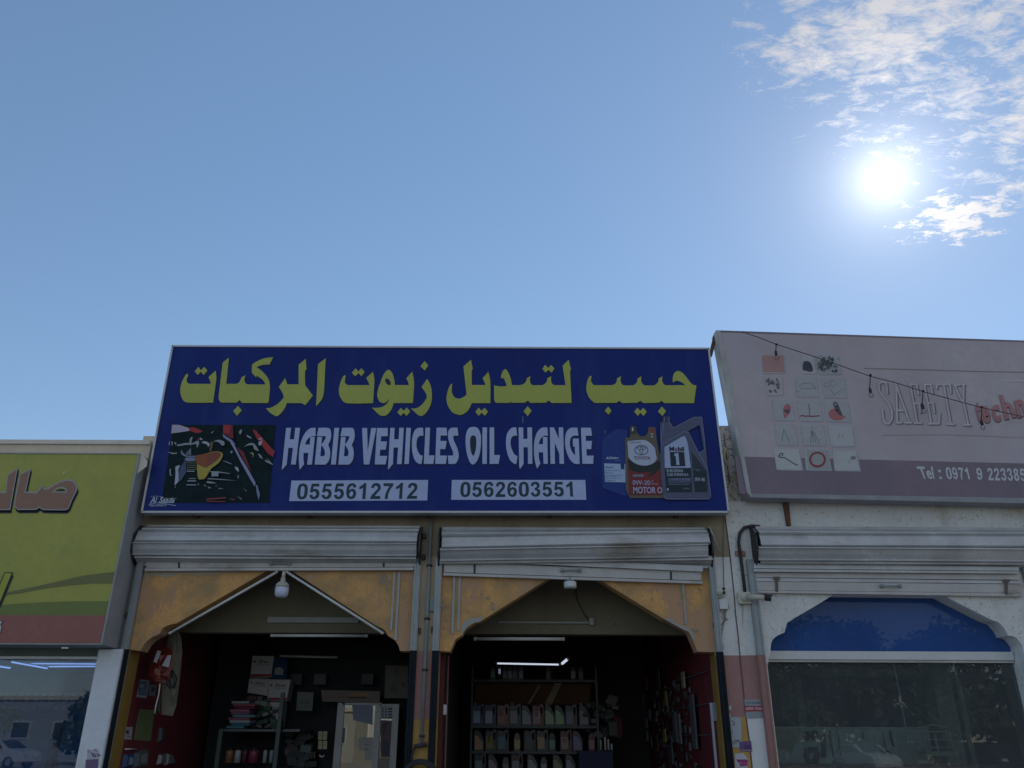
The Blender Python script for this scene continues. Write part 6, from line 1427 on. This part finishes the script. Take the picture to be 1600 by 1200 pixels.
# left shop: light strips and dark counter behind its glass
led = emis('led_strip', (.55, .62, 1), 1.1)
for q, lb in (([(18, 1034.5), (74, 1044.5)], 'lit LED strip slanting across the left shop ceiling, longest'), ([(-40, 1036), (16, 1044)], 'lit LED strip slanting at the very left edge'),):
    a, b = at(*q[0], 10.3), at(*q[1], 10.3); root = thing('led_strip', lb, 'lamp', (a + b)/2, 'LED strips in the left shop'); MB().tube([a, b], .008, k=8).build('tube', led, root); MB().tube([a + Vector((0, .02, .012)), b + Vector((0, .02, .012))], .012, k=6).build('channel', M_wplastic, root)
for q, lb in (([(36, 1037), (150, 1037.5)], 'lit level LED strip high behind the left shop glass'), ([(58, 1042), (150, 1041.5)], 'lit level LED strip just below the highest one')):
    a, b = at(*q[0], 10.6), at(*q[1], 10.6); root = thing('led_strip', lb, 'lamp', (a + b)/2, 'LED strips in the left shop'); MB().tube([a, b], .006, k=8).build('tube', led, root); MB().tube([a + Vector((0, .02, .012)), b + Vector((0, .02, .012))], .01, k=6).build('channel', M_wplastic, root)
LV = thing('louvre_screen', 'blue-grey perforated screen across the back of the left shop', 'screen', (-8, 12, 1.9))
a, b = at(0, 1086, 12), at(133, 1110, 12)
boxp('frame', (-11, 12, b.z - .12), (b.x + .3, 12.06, b.z), pmat((.05, .11, .26)), LV)
mb = MB(); xx = -10.9
while xx < b.x + .25:
    for r_ in range(3): mb.box((xx, 12, b.z + .02 + r_*.08), (xx + .07, 12.03, b.z + .065 + r_*.08))
    xx += .105
o = mb.build('screen_lattice', pmat((.26, .36, .42)), LV); o['kind'] = 'stuff'
a = at(92, 1120, 11.9); boxp('post', (a.x - .05, 11.9, .13), (a.x + .05, 11.99, b.z - .122), pmat((.04, .08, .15)), LV)
PLt = thing('potted_plant', 'bright green leafy plant behind the left shop glass', 'plant', at(12, 1180, 11))
rn = random.Random(2); mb = MB(); c0 = at(12, 1122, 11)
for i in range(160):
    d = Vector((rn.gauss(0, 1), rn.gauss(0, 1), rn.gauss(0, 1))).normalized() * rn.uniform(.05, .17); p = c0 + d
    t1 = Vector((rn.gauss(0, 1), rn.gauss(0, 1), rn.gauss(0, 1))).normalized()*.035; t2 = t1.cross(d).normalized()*.015
    mb.add([p - t1, p + t2, p + t1, p - t2], [(0, 1, 2, 3)])
mb.build('foliage', mat('bright_leaf', (.04, .20, .03), .5, .2), PLt); MB().tube([c0 + Vector((0, 0, -.1)), Vector((c0.x, c0.y, .45))], .012, k=6).build('stem', M_wood, PLt); MB().lathe([(.12, .13), (.16, .45)], (c0.x, c0.y, 0), k=14).build('pot', M_ochre, PLt)

# ------------------------------------------------------------------ across the road: what the windows mirror
def tree(x, y, h, r, seed, label):
    rn = random.Random(seed); root = thing('tree', label, 'tree', (x, y, 0), 'trees across the road')
    tr_ = MB(); tr_.tube([(x, y, 0), (x + rn.uniform(-.1, .1), y, h*.25), (x + rn.uniform(-.3, .3), y, h*.5), (x + rn.uniform(-.3, .3), y, h*.8)], .2, k=8, r2=.05)
    for i in range(7):
        a = rn.uniform(0, 6.28); z = h*rn.uniform(.3, .6); tr_.tube([(x, y, z), (x + math.cos(a)*r*.4, y + math.sin(a)*r*.4, z + h*.12), (x + math.cos(a)*r*.8, y + math.sin(a)*r*.8, z + h*.3)], .07, k=6, r2=.02)
    tr_.build('trunk', mat('bark', (.12, .09, .06), .95), root)
    cl = []
    for i in range(34):
        a = rn.uniform(0, 6.28); q = rn.uniform(.1, 1)**.6; cl.append((Vector((x + math.cos(a)*r*q*.9, y + math.sin(a)*r*q*.9, h*(.20 + .75*rn.random()*(1.1 - .4*q)))), rn.uniform(.6, 1.2)*r*.36))
    mb = MB(); vs = []; fs = []
    for i in range(9000):
        c, rr_ = rn.choice(cl); d = Vector((rn.gauss(0, 1), rn.gauss(0, 1), rn.gauss(0, .8))); d = d.normalized()*rr_*rn.uniform(.55, 1.05); p = c + d
        t1 = Vector((rn.gauss(0, 1), rn.gauss(0, 1), rn.gauss(0, 1))).normalized(); t2 = t1.cross(Vector((rn.gauss(0, 1), rn.gauss(0, 1), .3))).normalized(); s = rn.uniform(.16, .32)
        k = len(vs); vs += [p - t1*s, p + t2*s*.5, p + t1*s, p - t2*s*.5]; fs.append((k, k+1, k+2, k+3))
    mb.add(vs, fs); mb.build('crown', mat('dark_leaf_%d' % (seed % 2), ((.08, .11, .05), (.10, .12, .06))[seed % 2], .6, .3, .8, 0), root)
for i, (x, y, h, r, lb) in enumerate(((15.5, -41, 9.4, 4.2, 'dense dark tree opposite, first to the right of the road wall'), (21.5, -43, 10.6, 4.8, 'tall broad dark tree opposite, beside the parked silver car'), (27.5, -43, 9.6, 4.5, 'wide dark tree opposite with a sagging crown'), (34, -46, 11.2, 5.0, 'tallest dark tree opposite, behind the red-brown hut'), (41, -44, 10.2, 4.8, 'round dark tree opposite, farthest right'), (9.5, -44, 7.6, 3.6, 'small dark tree opposite, nearest the middle'), (-27, -40, 5.5, 2.6, 'small green tree opposite, before the pale flats'))):
    tree(x, y, h, r, i + 20, lb)
def house(x0_, x1_, y0, y1_, h, label, c, nwx, nfl, name='flat_building'):
    root = thing(name, label, 'building', ((x0_ + x1_)/2, y1_, 0)); m = mat('wall_%d' % int(c[0]*1000), c, .9, .1, .8)
    boxp('wall', (x0_, y0, 0), (x1_, y1_, h), m, root); boxp('roof', (x0_ - .2, y0 - .2, h + .002), (x1_ + .2, y1_ + .2, h + .3), M_beige, root)
    for f_ in range(nfl):
        for i in range(nwx):
            cx = x0_ + (x1_ - x0_)*(i + .5)/nwx; z = h/nfl*f_ + h/nfl*.35
            wn = boxp('window', (cx - .75, y1_ + .002, z), (cx + .75, y1_ + .08, z + 1.3), M_wplastic, root); boxp('pane', (cx - .65, y1_ + .082, z + .1), (cx + .65, y1_ + .09, z + 1.2), pmat((.03, .05, .07), .08, .8), wn)
    return root
house(-50, -27, -58, -50, 4.4, 'long pale block of flats across the road on the left', (.42, .43, .42), 7, 1)
house(-23, -12, -50, -44, 3.6, 'low cream building across the road, nearer the middle', (.5, .46, .36), 4, 1)
house(34, 41, -42, -39.5, 2.6, 'low red-brown hut among the trees across the road', (.32, .2, .13), 2, 1, 'hut')
single('boundary_wall', MB().bbox((5, -47, 0), (60, -46.8, 1.6), r=.02), M_beige, 'long beige boundary wall behind the trees across the road', 'wall', (26, -47, 0))
def car(x, y, rz, c, label):
    root = thing('parked_car', label, 'car', (0, 0, 0), 'cars parked across the road'); bm_ = pmat(c, .25, .6)
    prof = [(-2.2, .35), (-2.25, .75), (-2.1, .95), (-1.5, 1.02), (-1.1, 1.42), (-.5, 1.5), (.5, 1.48), (1.15, 1.08), (1.95, .92), (2.2, .7), (2.22, .35)]
    b = MB().prism([[(a, -.88, z) for a, z in prof]], (0, 1.76, 0)); o = b.build('body', bm_, root)
    mo = o.modifiers.new('b', 'BEVEL'); mo.width = .08; mo.segments = 2; mo.limit_method = 'ANGLE'
    for s in (-.885, .88):
        MB().prism([[(-1.05, s, 1.05), (-.95, s, 1.36), (-.15, s, 1.42), (-.15, s, 1.05)]], (0, .006, 0)).build('side_window', pmat((.01, .012, .015), .05, .8), root); MB().prism([[(-.08, s, 1.05), (-.08, s, 1.42), (.45, s, 1.40), (.95, s, 1.08)]], (0, .006, 0)).build('side_window', pmat((.01, .012, .015), .05, .8), root)
    MB().prism([[(1.18, -.7, 1.09), (1.18, .7, 1.09), (.55, .62, 1.47), (.55, -.62, 1.47)]], (.02, 0, .02)).build('windscreen', pmat((.01, .012, .015), .05, .8), root); MB().prism([[(-1.52, -.7, 1.04), (-1.52, .7, 1.04), (-1.12, .62, 1.42), (-1.12, -.62, 1.42)]], (-.02, 0, .02)).build('rear_window', pmat((.01, .012, .015), .05, .8), root)
    for wx in (-1.35, 1.4):
        for s in (-.86, .70):
            wh = MB().lathe([(.2, s), (.33, s), (.33, s + .18), (.2, s + .18)], (wx, 0, .33), k=18, axis='Y').build('wheel', M_blkr, root); MB().lathe([(.2, s - .004), (.05, s - .01), (.05, s + .19), (.2, s + .184)], (wx, 0, .33), k=12, axis='Y').build('rim', M_frame, wh)
    for s in (-.7, .4):
        boxp('headlight', (2.17, s, .68), (2.25, s + .3, .82), M_wplastic, root); boxp('tail_light', (-2.27, s, .75), (-2.2, s + .3, .9), pmat((.4, .02, .02), .2, .6), root)
    root.location = (x, y, 0); root.rotation_euler = (0, 0, rz)
car(20, -31, R(75), (.5, .5, .52), 'silver car parked across the road, mirrored beside the tools')
car(27.3, -30, R(100), (.03, .03, .035), 'black car parked across the road, farther right')
car(-30, -33, R(10), (.65, .65, .65), 'white car parked across the road before the pale flats')
for o in bpy.data.objects:
    if '_o' in o: del o['_o']
